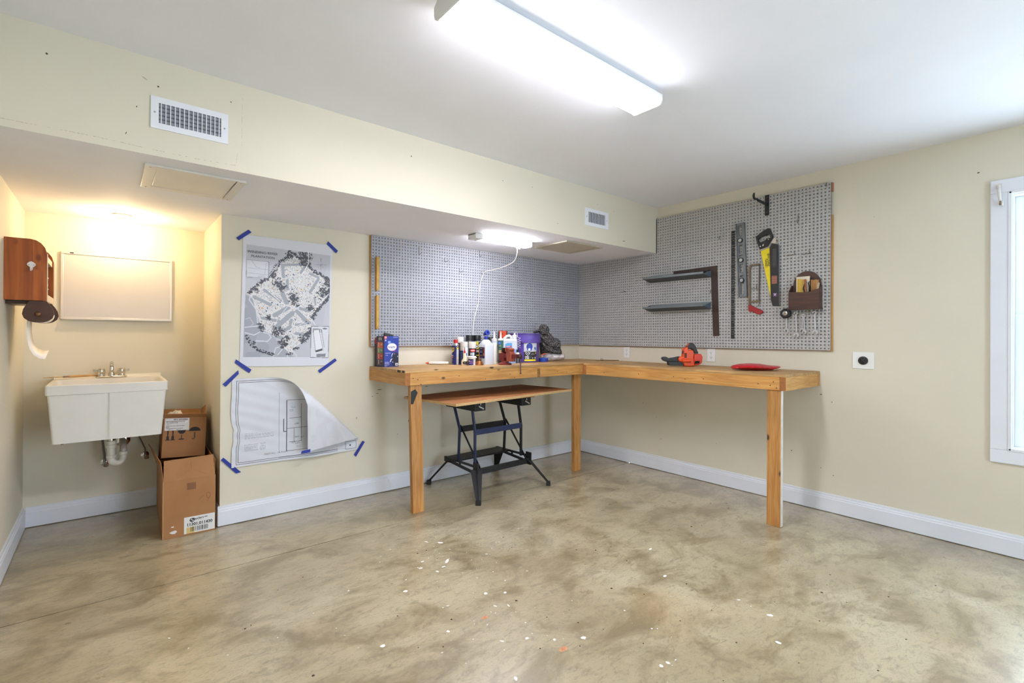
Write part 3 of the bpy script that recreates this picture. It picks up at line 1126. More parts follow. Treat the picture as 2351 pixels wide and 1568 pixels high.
def paint_plan():
    c = Canvas(.87, .595, 300, 206, (212, 214, 221))
    k = (56, 58, 70)
    for d_, w_ in ((.016, .0032), (.027, .0026)):
        c.frame(d_ + .012, d_, .87 - d_, .595 - d_, w_, k)
    c.rect(.71, .515, .86, .583, (214, 218, 226))
    c.frame(.77, .52, .855, .58, .0028, k)
    g = (112, 114, 122)
    c.rect(.80, .547, .813, .558, k)
    X0, Y0 = .345, .17
    for L in ([(0, 0), (.42, 0), (.42, .30), (.2, .30), (.2, .36), (0, .36), (0, 0)], [(.02, .13), (.10, .13), (.10, .30), (.02, .30)], [(.10, .03), (.10, .2), (.3, .2)],
              [(.16, .13), (.16, .3)], [(.2, 0), (.2, .12), (.3, .12)], [(.3, 0), (.3, .3)], [(0, .2), (.2, .2)], [(-.02, .13), (-.02, .22), (0, .22)], [(.05, .2), (.05, .3)]):
        c.line([(X0 + a, Y0 + b_) for a, b_ in L], .0034, (84, 84, 92))
    for a in (-.05, -.032, -.07):
        c.line([(X0 + a, Y0 - .06), (X0 + a, Y0 + .36)], .0016, (150, 152, 158))
    for b_ in (-.06, -.04, .385, .40):
        c.line([(X0 - .05, Y0 + b_), (X0 + .42, Y0 + b_)], .0016, (150, 152, 158))
    for k_ in range(26):
        a, b_ = rng.uniform(0, .4), rng.uniform(0, .33)
        c.greek(X0 + a, Y0 + b_, X0 + a + .03, Y0 + b_ + .014, 3, g, seed=k_)
    c.greek(.075, .375, .26, .415, 6, g, seed=31, k=.6)
    c.greek(.075, .45, .16, .50, 8, g, seed=32, k=.6)
    c.greek(.17, .45, .21, .50, 8, g, seed=33, k=.6)
    return c


ALPHA, SW, SH, FOLD = R(52.5), .87, .595, .07


def curl(back):
    def fn(u, v):
        x, z = u - SW, SH - v                       # from the lower right corner
        edge = np.clip(1 - u / .12, 0, 1)
        zz = z / SH
        x = x + edge * (.014 * np.exp(-((zz - .42) / .05) ** 2) + .012 * np.exp(-((zz - .30) / .06) ** 2) - .006 * np.exp(-((zz - .65) / .12) ** 2))
        z = z - FOLD
        dx, dz, nx, nz = -math.sin(ALPHA), math.cos(ALPHA), math.cos(ALPHA), math.sin(ALPHA)
        s_ = x * dx + z * dz
        d_ = x * nx + z * nz
        r_ = .012 + .055 * np.clip(s_ / .45, 0, 1.2)
        e = .0007 if back else 0
        th = np.clip(d_ / r_, 0, PI)
        m = np.where(d_ <= 0, d_, np.where(d_ < PI * r_, (r_ + e) * np.sin(th), -(d_ - PI * r_)))
        out = np.where(d_ <= 0, -e, r_ - (r_ + e) * np.cos(th))
        X, Z = s_ * dx + m * nx, s_ * dz + m * nz
        wob = .003 * np.sin(u * 23 + v * 9) ** 2 + .002 * np.sin(v * 40 - u * 14) ** 2
        lift = .05 * np.exp(-((x + .33) / .16) ** 2) * np.clip(1 - (z + FOLD) / .12, 0, 1) * 0.5
        return X + SW / 2, -(.003 + out + wob + lift), Z + FOLD
    return fn


cp = paint_plan()
cp.sheet('printed_face', t, curl(False), print_mat('printed_paper', .5), smooth=True)
bk_ = Canvas(.87, .595, 150, 100, (216, 217, 223))
bk_.put(bk_.noise(.05, 5) > .6, (208, 210, 217), .6)
bk_.sheet('back_face', t, curl(True), print_mat('printed_paper', .5), smooth=True)
lettering(t, [('FIRST FLOOR PLAN', -.16, .062, .014, 0, 0, 1.25)], grey_ink, y=-.0085)
obj('loose_tape', MB().prism([(-.035, .05), (.028, .052), (.03, .075), (-.03, .07)], -.122, -.1205, 'Y', Matrix.Translation((.01, .0, .005))), tape_m, t, smooth=False)


def tape(label, pts, yy=-.0072):
    cx = sum(q[0] for q in pts) / 4
    cz = sum(q[1] for q in pts) / 4
    o = obj('tape_strip', MB().prism([(a - cx, b_ - cz) for a, b_ in pts], -.0006, .0006, 'Y'), tape_m, loc=(cx, yy, cz), smooth=False)
    return tag(o, label, 'tape', 'blue tape strips on the wall papers')


tape("blue tape strip at the map poster's upper left corner", [(-3.39, 1.919), (-3.317, 1.984), (-3.298, 1.968), (-3.375, 1.903)])
tape("blue tape strip at the map poster's upper right corner", [(-2.79, 1.949), (-2.781, 1.974), (-2.706, 1.911), (-2.719, 1.890)])
tape("blue tape strip at the map poster's lower left corner", [(-3.395, 1.078), (-3.388, 1.102), (-3.293, 1.028), (-3.307, 1.005)])
tape("blue tape strip at the map poster's lower right corner", [(-2.848, 1.005), (-2.723, 1.093), (-2.710, 1.074), (-2.835, .984)])
tape("blue tape strip at the blueprint's upper left corner", [(-3.464, .938), (-3.373, 1.028), (-3.370, 1.003), (-3.447, .920)])
tape("blue tape strip at the blueprint's lower left corner", [(-3.472, .438), (-3.457, .452), (-3.352, .338), (-3.382, .334)])
tape("blue tape strip at the blueprint's lower right corner", [(-2.573, .337), (-2.503, .438), (-2.484, .427), (-2.555, .320)])

# ================================================================== ALCOVE
# whiteboard
t = thing('whiteboard', 'blank framed whiteboard on the alcove wall above the sink', 'whiteboard', (-3.99, YB, 1.366))
al = mat('silver_grey_frame', (214, 210, 206), .35, .3)
obj('surface', B(-.297, .297, -.012, -.001, .015, .445), mat('whiteboard_enamel', (198, 195, 196), .3, var=.02, scale=3), t)
for a in ((-.308, .308, .442, .459), (-.308, .308, 0, .016)):
    obj('frame_rail', B(a[0], a[1], -.018, 0, a[2], a[3]), al, t, bevel=.002)
for a in ((-.308, -.293), (.293, .308)):
    obj('frame_rail', B(a[0], a[1], -.018, 0, .016, .442), al, t, bevel=.002)
obj('tray', MB().box(-.30, .30, -.034, -.018, -.001, .003).box(-.30, .30, -.036, -.033, -.001, .008), al, t, bevel=.001)
for x0, x1 in ((-.145, -.098), (.025, .066)):
    obj('clip', B(x0, x1, -.0355, -.021, .003, .0075), mat('black_rubber', (30, 30, 32), .6), t, bevel=.001)
obj('clip', B(-.085, -.04, -.033, -.025, .003, .006), mat('grey_felt', (110, 104, 98), .8), t)
obj('maker_badge', B(-.262, -.243, -.0187, -.018, .447, .455), mat('black_rubber', (30, 30, 32), .6), t)

# wooden towel cabinet on the left wall
t = thing('towel_cabinet', 'varnished brown wooden paper towel cabinet hung on the left wall', 'cabinet', (XL, -.05, 1.445))
brown = wood('varnished_brown_wood', (170, 92, 36), (136, 66, 26), 'Z', dark=(122, 58, 24), ring=.5, rough=.3)
pale = mat('bulb_lit_wood_edge', (226, 208, 182), .5, var=.06, scale=12, stretch=(1, 6, 1))  # same brown wood; the bulb's brightness is painted into these edges
dkb = mat('dark_walnut_stain', (76, 46, 32), .4, var=.2, scale=14, stretch=(1, 1, 3))
sp = [(.0, 0), (.0, .33), (.10, .33), (.122, .325), (.142, .311), (.157, .288), (.165, .255), (.165, 0)]
WD = .42
for y0 in (0, WD - .014):
    o = obj('side_panel', MB().prism(sp, y0, y0 + .014, 'Y'), brown, t, bevel=.0015)
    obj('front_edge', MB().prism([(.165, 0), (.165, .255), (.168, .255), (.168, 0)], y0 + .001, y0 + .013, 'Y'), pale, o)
obj('back_panel', B(.0, .008, .014, WD - .014, 0, .32), dkb, t)
obj('top_panel', B(.0, .105, .014, WD - .014, .312, .326), brown, t)
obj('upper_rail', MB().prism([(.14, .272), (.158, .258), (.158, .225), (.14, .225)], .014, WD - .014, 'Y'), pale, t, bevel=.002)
obj('bottom_shelf', B(.008, .15, .014, WD - .014, 0, .012), dkb, t)
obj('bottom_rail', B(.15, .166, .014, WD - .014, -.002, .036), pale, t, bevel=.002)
hk = thing_hook = obj('coat_hook', MB().prism([(-.016, .012), (-.008, .02), (.0, .024), (.008, .02), (.016, .012), (.017, .003), (.006, -.009), (.005, -.022), (-.005, -.022), (-.004, -.009), (-.016, .003)], -.006, 0, 'Y',
                                              Matrix.Translation((.104, 0, .185))).tube([(.104, -.006, .168), (.104, -.02, .160), (.104, -.026, .168), (.104, -.025, .178)], .004, 8), mat('white_plastic', (220, 218, 214), .35), t)
obj('hook_screws', MB().lathe([(.003, 0), (0, .002)], 8, Matrix.Translation((.094, -.006, .19)) @ Matrix.Rotation(PI / 2, 4, 'X')).lathe([(.003, 0), (0, .002)], 8, Matrix.Translation((.114, -.006, .19)) @ Matrix.Rotation(PI / 2, 4, 'X')), screw_m, hk)
cor = MB()
for k in range(7):
    x0, z0, y0 = .12, .06 + .012 * k, .03 + .03 * (k % 3)
    cor.tube([(x0 - .03, y0, z0 + .004 * (k % 2)), (x0 + .01, y0 + .02, z0 + .01), (x0 + .03, y0 + .06, z0 + .02 - .01 * (k % 3)), (x0 + .036, y0 + .1, z0 + .03 * ((k % 2) - .3))], .0032, 6)
cr = obj('twine', cor, mat('cream_cord', (222, 204, 168), .8))
cr.location = (XL, -.05, 1.445)
tag(cr, 'loose cream twine lying inside the open brown wall cabinet', 'twine')
hp = [(.094, 0), (.165, 0)]
for k in range(-2, 17):
    a = R(40 - k * 18.2)
    q = (.131 + .063 * math.cos(a), -.073 + .0455 * math.sin(a))
    if k > -2 or True:
        hp.append(q)
hp = [(.096, -.001), (.163, -.001), (.178, -.022), (.190, -.048), (.194, -.073), (.187, -.095), (.170, -.110), (.150, -.117), (.131, -.119), (.112, -.117), (.092, -.110), (.075, -.095), (.068, -.073), (.072, -.048), (.084, -.022)]
for y0 in (.012, .318):
    o = obj('roll_bracket', MB().prism(hp, y0, y0 + .012, 'Y'), dkb, t, bevel=.0015)
    s_ = -1 if y0 < .1 else 1
    obj('knob', MB().ball((.131, y0 + (0 if s_ < 0 else .012) + s_ * .004, -.073), (.014, .011, .014)), mat('oiled_bronze', (128, 88, 62), .25, .5), o)
obj('mounting_rail', B(.0, .10, .06, .30, -.018, -.001), dkb, t)
rp = thing('paper_towel_roll', 'white paper towel roll with a loose end hanging under the brown cabinet', 'paper roll', (XL + .131, .118, 1.372))
tp = mat('white_tissue', (244, 240, 234), .85, bump=.3, bscale=200)
obj('roll', MB().lathe([(.02, -.138), (.046, -.138), (.046, .138), (.02, .138)], 32, Matrix.Rotation(PI / 2, 4, 'X')), tp, rp)
pth = [(-.046, 0), (-.049, -.04), (-.050, -.10), (-.046, -.15), (-.038, -.19), (-.022, -.222), (0, -.242), (.024, -.246)]
sm = MB()
for k, (a, b_) in enumerate(pth):
    sm.v += [(a, -.09 - .002 * k, b_), (a, .13, b_ + .006 * k)]
for k in range(len(pth) - 1):
    sm.f.append((2 * k, 2 * k + 1, 2 * k + 3, 2 * k + 2))
o = obj('hanging_end', sm, tp, rp)
o.modifiers.new('thick', 'SOLIDIFY').thickness = .0006

# utility sink
t = thing('utility_sink', 'white wall-hung laundry sink with a deep tapered tub', 'sink', (-4.038, .46, .615))
plastic = mat('white_molded_plastic', (224, 220, 212), .4, var=.05, scale=4, spec=.4)


def loft(rings, n=5, cap0=True, cap1=True):
    mb = MB()
    k = 0
    for x0, x1, y0, y1, z, r_ in rings:
        pts = rrect(x0, x1, y0, y1, r_, n)
        k = len(pts)
        mb.v += [(a, b_, z) for a, b_ in pts]
    for i in range(len(rings) - 1):
        mb.f += [(i * k + j, i * k + (j + 1) % k, (i + 1) * k + (j + 1) % k, (i + 1) * k + j) for j in range(k)]
    if cap0:
        mb.f.append(tuple(range(k)))
    if cap1:
        mb.f.append(tuple(range((len(rings) - 1) * k, len(rings) * k)))
    return mb


tub = loft([(-.262, .262, -.255, .27, 0, .015), (-.284, .284, -.264, .283, .288, .015), (-.292, .292, -.272, .285, .290, .015), (-.293, .293, -.274, .285, .344, .012),
            (-.289, .289, -.271, .284, .3475, .012), (-.274, .274, -.256, .19, .3475, .03), (-.270, .270, -.252, .186, .340, .03), (-.235, .235, -.22, .16, .03, .04)])
obj('tub', tub, plastic, t)
obj('back_ledge', MB().prism([(.262, .34), (.285, .34), (.298, .3475), (.298, .364), (.29, .368), (.278, .3475)], -.29, .29, 'X'), plastic, t, bevel=.002)
obj('mold_seam', B(-.0012, .0012, -.2748, -.27, .005, .345), plastic, t)
for a_, b_ in ((-.22, -.2), (.225, -.18)):
    obj('mounting_stud', MB().lathe([(.006, -.014), (.006, .001)], 8, Matrix.Translation((a_, b_, 0))), mat('dull_steel', (130, 128, 124), .4, .9), t)
chrome = mat('chrome', (214, 210, 204), .12, 1)
fx = thing('faucet', 'chrome two-handle faucet on the back ledge of the sink', 'faucet', (-4.030, .69, .9625))
obj('base_plate', MB().prism(rrect(-.085, .085, -.026, .026, .024, 6), 0, .014, 'Z'), chrome, fx, bevel=.004)
for s_ in (-1, 1):
    o = obj('handle', MB().lathe([(.020, .014), (.022, .024), (.019, .030), (.022, .036), (.021, .058), (.016, .066), (0, .068)], 20, Matrix.Translation((s_ * .055, 0, 0))), chrome, fx)
    obj('lever', B(min(s_ * .072, s_ * .098), max(s_ * .072, s_ * .098), -.006, .006, .046, .062), chrome, o, bevel=.002)
obj('spout', MB().lathe([(.019, .014), (.018, .03), (.012, .045)], 20).tube([(0, 0, .04), (0, -.004, .07), (0, -.02, .095), (0, -.055, .105), (0, -.095, .098), (0, -.115, .084)], [.012, .0115, .0115, .0115, .011, .010], 14), chrome, fx)
obj('aerator', MB().lathe([(.012, -.018), (.012, .004), (.009, .006)], 16, Matrix.Translation((0, -.117, .078))), chrome, fx)

pv = mat('white_pvc', (226, 220, 206), .35)
t = thing('drain_trap', 'white plastic P-trap with chrome tailpiece under the sink', 'drain pipe', (-4.03, .45, .615))
obj('tailpiece', MB().lathe([(.019, -.07), (.019, .0)], 20), chrome, t)
bend = [(0, 0, -.05), (0, 0, -.165)]
for k in range(1, 9):
    a = PI * k / 8
    bend.append((.032 - .032 * math.cos(a), .024 - .024 * math.cos(a), -.165 - .044 * math.sin(a)))
obj('u_bend', MB().tube(bend + [(.064, .048, -.14)], .0215, 16), pv, t)
obj('elbow', MB().tube([(.064, .048, -.155), (.064, .048, -.125), (.064, .065, -.108), (.064, .10, -.104), (.064, .30, -.104)], .0195, 16), mat('grey_pvc', (190, 182, 172), .4), t)
for x, y, z in ((0, 0, -.062), (0, 0, -.088), (0, 0, -.155), (.064, .048, -.148)):
    obj('slip_nut', MB().lathe([(.024, -.011), (.0265, -.009), (.0265, .009), (.024, .011)], 14, Matrix.Translation((x, y, z))), pv, t, smooth=True)
obj('escutcheon', MB().lathe([(.046, 0), (.044, .008), (.03, .016), (.022, .018)], 28, Matrix.Translation((.064, .309, -.104)) @ Matrix.Rotation(PI / 2, 4, 'X')), chrome, t)
steel = mat('dull_steel', (130, 128, 124), .4, .9)
hose = mat('grey_braided_hose', (112, 108, 104), .5, .3)
for i, (vx, vz, tx, ty, rr, lab) in enumerate(((-4.064, .365, -4.082, .66, .0065, 'left'), (-3.838, .385, -3.905, .66, .004, 'right'))):
    t = thing('stop_valve', 'chrome stop valve with grey hose %s the white trap under the sink' % ('left of' if i == 0 else 'right of'), 'valve', (vx, YB, vz))
    obj('flange', MB().lathe([(.025, 0), (.024, .005), (.012, .01)], 20, Matrix.Rotation(PI / 2, 4, 'X')), chrome, t)
    obj('body', MB().tube([(0, 0, 0), (0, -.05, 0)], .009, 12).tube([(0, -.035, -.004), (0, -.035, .03)], .008, 10), steel, t)
    obj('hose', MB().tube([(0, -.035, .02), (0, -.035, .05), ((tx - vx) * .6, -.06, .16), (tx - vx, ty - YB, .24)], rr, 8), hose, t)
    obj('handle', MB().lathe([(.004, 0), (.014, .004), (.014, .010), (.004, .012)], 12, Matrix.Translation((.008, -.052, -.012)) @ Matrix.Rotation(PI / 2, 4, 'X'), sx=1.1, sy=.8), mat('oxidised_brass', (118, 104, 86), .45, .6), t)

t = thing('paintbrush', 'old paint-stained brush lying on the left end of the sink', 'paintbrush', (-4.22, .70, .974), rot=(0, 0, R(4)))
obj('handle', MB().tube([(-.03, 0, .006), (.02, 0, .008), (.08, 0, .008), (.118, 0, .007)], [.007, .008, .006, .005], 10), mat('bare_wood_handle', (196, 152, 92), .6, var=.2, scale=30), t)
obj('ferrule', MB().prism(rrect(-.06, -.028, -.016, .016, .003, 2), .0005, .011, 'Z'), mat('rusty_tin', (150, 120, 92), .5, .4, var=.3, scale=60), t)
br = MB()
for k in range(9):
    yy = -.014 + .0035 * k
    br.tube([(-.058, yy, .006), (-.11, yy * 1.1, .0055), (-.155 + .006 * (k % 3), yy * 1.3, .004)], [.0028, .0025, .0008], 6)
obj('bristles', br, mat('stiff_tan_bristle', (186, 160, 108), .8, var=.25, scale=40), t)

# ------------------------------------------------------------------ cardboard boxes
kraft = mat('brown_cardboard', (172, 124, 80), .8, var=.10, scale=5, bump=.12, bscale=120, col2=(158, 110, 68))
kraft2 = mat('old_cardboard', (160, 112, 70), .8, var=.12, scale=5, bump=.12, bscale=120, col2=(144, 98, 58))
tan_edge = mat('corrugated_edge', (206, 164, 112), .8)
t = thing('cardboard_box', 'long brown cardboard box standing open on the alcove floor', 'box', (-3.785, -.035, 0), R(-1.2))
bw_, bl, bh = .279, .73, .356
b = MB()
b.box(0, bw_, 0, .004, 0, bh).box(0, bw_, bl - .004, bl, 0, bh).box(0, .004, .004, bl - .004, 0, bh).box(bw_ - .004, bw_, .004, bl - .004, 0, bh).box(.004, bw_ - .004, .004, bl - .004, 0, .004)
obj('body', b, kraft, t, bevel=.001)
obj('front_flap', MB().add([(.003, 0, bh), (bw_ - .004, 0, bh), (bw_ - .010, .03, bh + .128), (.006, .03, bh + .122)] + [(.003, .004, bh), (bw_ - .004, .004, bh), (bw_ - .010, .034, bh + .128), (.006, .034, bh + .122)],
                            [(0, 1, 2, 3), (7, 6, 5, 4), (0, 4, 5, 1), (1, 5, 6, 2), (2, 6, 7, 3), (3, 7, 4, 0)]), kraft, t, smooth=False)
fl = MB()
fp = [(0, .0, bh), (0, bl, bh), (-.055, bl - .05, bh + .125), (-.035, .35, bh + .13), (-.012, .015, bh + .118)]
fl.v = [q for q in fp] + [(q[0] + .004, q[1], q[2]) for q in fp]
fl.f = [(0, 1, 2, 3, 4), (9, 8, 7, 6, 5)] + [(i, (i + 1) % 5, 5 + (i + 1) % 5, 5 + i) for i in range(5)]
obj('left_flap', fl, kraft2, t, smooth=False)
obj('right_flap', MB().box(bw_ - .004, bw_, .02, bl - .02, bh, bh + .10), kraft2, t)
obj('back_flap', MB().box(.004, bw_ - .004, bl - .30, bl - .004, bh - .003, bh), kraft2, t)
cl_ = Canvas(.166, .104, 120, 76, (228, 227, 224))
cl_.rect(.012, .066, .055, .104, (214, 186, 120))
g = np.random.default_rng(3)
u = .034
while u < .130:
    w_ = g.choice([.0012, .002, .003])
    cl_.rect(u, .066, u + w_, .094, (48, 48, 52))
    u += w_ + g.choice([.0012, .0018, .003])
cl_.ell(.043, .022, .014, .013, (66, 66, 72))
cl_.ell(.04, .018, .005, .004, (200, 200, 200))
cl_.ell(.047, .026, .005, .004, (200, 200, 200))
cl_.ell(.117, .015, .011, .004, (150, 150, 152))
cl_.greek(.06, .026, .128, .030, 1, (130, 130, 132), seed=4)
cl_.greek(.02, .057, .15, .062, 1, (140, 132, 118), seed=6)
cl_.greek(.06, .096, .12, .100, 1, (140, 140, 140), seed=7)
lb = cl_.sheet('shipping_label', t, lambda u, v: (.110 + u, -.0006, .113 - v))
lettering(lb, [('Flanders', .110 + .075, .113 - .017, .019, .05, .0004, .95), ('11301.011430', .110 + .083, .113 - .049, .024, .0, .0007, 1.02)], ink, y=-.0012)
obj('printed_mark', B(.124, .172, -.0006, 0, .285, .328), mat('faded_brown_print', (134, 92, 62), .8, var=.2, scale=200), t)
pn = MB().tube([(.190, -.0006, .212), (.212, -.0006, .235)], .0008, 4).tube([(.24 + .010 * math.cos(a), -.0006, .232 + .019 * math.sin(a)) for a in np.linspace(0, 2 * PI, 14)], .0008, 4).tube([(.248, -.0006, .22), (.235, -.0006, .195)], .0008, 4)
obj('pencil_scribble', pn, mat('soft_pencil', (112, 80, 58), .9), t)
obj('torn_paper_spot', MB().prism([(.034, .035), (.045, .042), (.066, .045), (.074, .036), (.062, .024), (.048, .026)], -.0008, 0, 'Y'), mat('torn_white_paper', (226, 222, 218), .9), t)
obj('tape_scrap', B(.044, .058, -.0008, 0, .066, .072), mat('torn_white_paper', (226, 222, 218), .9), t)
sc = MB().bar((.075, -.0003, bh + .012), (.135, -.0003, bh + .052), .0018, .001, (0, 1, 0)).bar((.16, -.0003, bh + .052), (.235, -.0003, bh + .012), .0018, .001, (0, 1, 0)).bar((.147, -.0003, bh + .055), (.147, -.0003, bh + .11), .0018, .001, (0, 1, 0))
o = obj('fold_crease', sc, kraft2, t, rot=(R(-12), 0, 0))
o.location = (0, .0 - .0 + .0, 0)
o.location = Vector((0, 0, bh)) - (Matrix.Rotation(R(-12), 3, 'X') @ Vector((0, 0, bh)))
obj('seam_edge', B(0, .003, -.001, .003, 0, bh), tan_edge, t)

t = thing('cardboard_box', 'smaller open cardboard box tilted on top of the long box', 'box', (-3.775, .245, .448), rot=(R(-14), R(3.5), R(-1)))
uw, ul, uh = .246, .29, .262
b = MB().box(0, uw, 0, .004, 0, uh).box(0, uw, ul - .004, ul, 0, uh).box(0, .004, .004, ul - .004, 0, uh).box(uw - .004, uw, .004, ul - .004, 0, uh).box(.004, uw - .004, .004, ul - .004, 0, .004)
obj('body', b, kraft2, t, bevel=.001)
obj('front_flap', MB().prism([(0, 0), (-.028, .022), (-.026, .026), (.004, .004)], 0, uw, 'X', Matrix.Translation((0, 0, uh))), kraft2, t)
obj('back_flap', MB().add([(.0, ul, uh), (uw, ul, uh), (uw - .004, ul + .03, uh + .10), (.004, ul + .03, uh + .10), (.0, ul - .004, uh), (uw, ul - .004, uh), (uw - .004, ul + .026, uh + .10), (.004, ul + .026, uh + .10)],
                          [(0, 1, 2, 3), (7, 6, 5, 4), (0, 4, 5, 1), (1, 5, 6, 2), (2, 6, 7, 3), (3, 7, 4, 0)]), kraft, t, smooth=False)
obj('side_flap', MB().box(uw - .004, uw, .05, ul - .01, uh, uh + .095), kraft, t)
cl2 = Canvas(.138, .082, 100, 60, (210, 206, 204))
cl2.greek(.008, .020, .100, .026, 1, (70, 70, 74), seed=41)
cl2.poly([(.112, .026), (.130, .020), (.132, .024), (.114, .031)], (240, 240, 242))
lb = cl2.sheet('shipping_label', t, lambda u, v: (.008 + u, -.0006, uh - .002 - v))
lx, lz = .008, uh - .002
lettering(lb, [('SKU 6524466', lx + .088, lz - .009, .0125, 0, .0003, 1.15), ('DES FLORENCE PITCHER WHT', lx + .060, lz - .0215, .0072, 0, .0002, 1.1), ('PO CANESTA PNP', lx + .041, lz - .031, .0072, 0, .0002, 1.1),
               ('QTY  1', lx + .022, lz - .041, .0068, 0, .0002, 1.1), ('MADE IN ITALY FOR POTTERY', lx + .060, lz - .052, .0070, 0, .0002, 1.1), ('BARN', lx + .016, lz - .061, .0070, 0, .0002, 1.1),
               ('SAN FRANCISCO CA 94109', lx + .055, lz - .069, .0070, 0, .0002, 1.1), ('GWT  2          LBS  5.5', lx + .055, lz - .077, .0068, 0, .0002, 1.1)], ink, y=-.0012)
ic = MB()
zb = uh - .085
for x0 in (.028, .056):
    ic.prism([(x0 - .004, zb), (x0 + .004, zb), (x0 + .003, zb - .034), (x0 + .007, zb - .038), (x0 + .007, zb - .058), (x0 + .013, zb - .060), (x0 + .013, zb - .064), (x0 - .013, zb - .064), (x0 - .013, zb - .060), (x0 - .007, zb - .058), (x0 - .007, zb - .038), (x0 - .003, zb - .034)], -.0005, 0, 'Y')
x0 = .105
ic.prism([(x0 - .024, zb + .002), (x0 + .024, zb + .002), (x0 + .020, zb - .012), (x0 + .010, zb - .023), (x0 - .010, zb - .023), (x0 - .020, zb - .012)], -.0005, 0, 'Y')
ic.box(x0 - .002, x0 + .002, -.0005, 0, zb - .055, zb - .030).prism([(x0 - .018 * math.cos(2 * PI * k / 12), zb - .059 + .004 * math.sin(2 * PI * k / 12)) for k in range(12)], -.0005, 0, 'Y')
x0 = .180
ic.prism([(x0 + .034 * math.cos(a), zb - .008 + .028 * math.sin(a)) for a in np.linspace(0, PI, 14)], -.0005, 0, 'Y')
ic.box(x0 - .0025, x0 + .0025, -.0005, 0, zb - .054, zb - .016)
ic.tube([(x0, -.0004, zb - .052), (x0 - .003, -.0004, zb - .060), (x0 - .010, -.0004, zb - .061), (x0 - .014, -.0004, zb - .055)], .0022, 5)
obj('handling_symbols', ic, mat('black_print', (40, 36, 36), .8), t, smooth=False)
pp = MB()


def crumple(cx, cy, cz, rx, ry, rz, seed, n=18):
    g_ = np.random.default_rng(seed)
    ph = g_.uniform(0, 6, 8)

    def fn(a, b_):
        th, f = a * 2 * PI, b_ * PI
        k = 1 + .16 * math.sin(3 * th + ph[0]) * math.sin(2 * f + ph[1]) + .12 * math.sin(7 * th + ph[2] + 3 * f) + .08 * math.sin(11 * f + ph[3] + 2 * th)
        return (cx + rx * k * math.sin(f) * math.cos(th), cy + ry * k * math.sin(f) * math.sin(th), cz + rz * k * math.cos(f))
    return fn


o = thing('packing_paper', 'crumpled white packing paper in the smaller cardboard box', 'paper', (-3.775, .245, .448), rot=(R(-14), R(3.5), R(-1)))
tis = mat('crumpled_white_paper', (240, 230, 212), .7)
obj('wad', MB().surf(crumple(.075, .15, uh - .005, .066, .09, .062, 3), 26, 16, True), tis, o, smooth=False)
obj('wad', MB().surf(crumple(.165, .14, uh - .025, .066, .08, .05, 5), 26, 16, True), tis, o, smooth=False)

# ================================================================== PEGBOARDS
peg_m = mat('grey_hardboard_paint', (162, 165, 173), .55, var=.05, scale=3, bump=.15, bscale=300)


hole_m = mat('raw_hole_edge', (58, 50, 44), .9)


def pegboard(parent, W_, H_, nx, nz, keep, m):
    """hardboard with every hole cut through; local X right, Z up, front at y = 0"""
    cx, cz, r_, th = W_ / nx, H_ / nz, .0044, .006
    I, J = np.meshgrid(np.arange(nx), np.arange(nz), indexing='ij')
    k = keep((I + .5) * cx, (J + .5) * cz)
    I, J = I[k], J[k]
    ox, oz = (I + .5) * cx, (J + .5) * cz
    ang = np.radians(22.5 + 45 * np.arange(8))
    base = [(-cx / 2, 0, -cz / 2), (cx / 2, 0, -cz / 2), (cx / 2, 0, cz / 2), (-cx / 2, 0, cz / 2)]
    base += [(r_ * math.cos(a), 0, r_ * math.sin(a)) for a in ang] + [(r_ * math.cos(a), th, r_ * math.sin(a)) for a in ang]
    base = np.array(base)
    V = base[None] + np.stack([ox, 0 * ox, oz], -1)[:, None]
    q = [(2, 3, 6, 5), (3, 0, 8, 7), (0, 1, 10, 9), (1, 2, 4, 11)] + [(4 + i, 4 + (i + 1) % 8, 12 + (i + 1) % 8, 12 + i) for i in range(8)]
    tr = [(2, 5, 4), (3, 7, 6), (0, 9, 8), (1, 11, 10)]
    n = len(I)
    Q = (np.array(q)[None] + 20 * np.arange(n)[:, None, None]).reshape(-1, 4)
    Tt = (np.array(tr)[None] + 20 * np.arange(n)[:, None, None]).reshape(-1, 3)
    me = bpy.data.meshes.new('board')
    me.vertices.add(n * 20)
    me.vertices.foreach_set('co', V.reshape(-1))
    me.loops.add(Q.size + Tt.size)
    me.loops.foreach_set('vertex_index', np.concatenate([Q.ravel(), Tt.ravel()]).astype(np.int32))
    me.polygons.add(len(Q) + len(Tt))
    me.polygons.foreach_set('loop_start', np.concatenate([np.arange(0, Q.size, 4), Q.size + np.arange(0, Tt.size, 3)]).astype(np.int32))
    me.update(calc_edges=True)
    o = link('board', me, m, parent)
    me.materials.append(hole_m)
    mi = np.zeros(len(Q) + len(Tt), np.int32)
    mi[:len(Q)] = np.tile(np.array([0] * 4 + [1] * 8), n)
    me.polygons.foreach_set('material_index', mi)
    return o


edge_m = mat('raw_hardboard_edge', (96, 84, 76), .8)
fur = wood('furring_pine', (206, 156, 92), (186, 132, 72), 'Z')
fur_x = wood('furring_pine_flat', (206, 156, 92), (186, 132, 72), 'X')
t = thing('pegboard', 'wide grey pegboard on the back wall under the soffit', 'pegboard', (-2.448, -.026, 1.181))
WA, HA = 2.421, HS - 1.181 - .002
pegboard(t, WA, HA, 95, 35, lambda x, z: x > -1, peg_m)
obj('board_edge', MB().box(-.001, 0, .0, .006, 0, HA).box(0, WA, 0, .006, -.001, 0).box(0, WA, 0, .006, HA, HA + .001), edge_m, t, smooth=False)
obj('furring_strip', B(-.006, .03, .006, .0255, -.004, HA), fur, t)
obj('furring_strip', B(.031, WA, .006, .0255, -.005, .03), fur_x, t)
obj('furring_strip', B(.031, WA, .006, .0255, HA - .04, HA), fur_x, t)

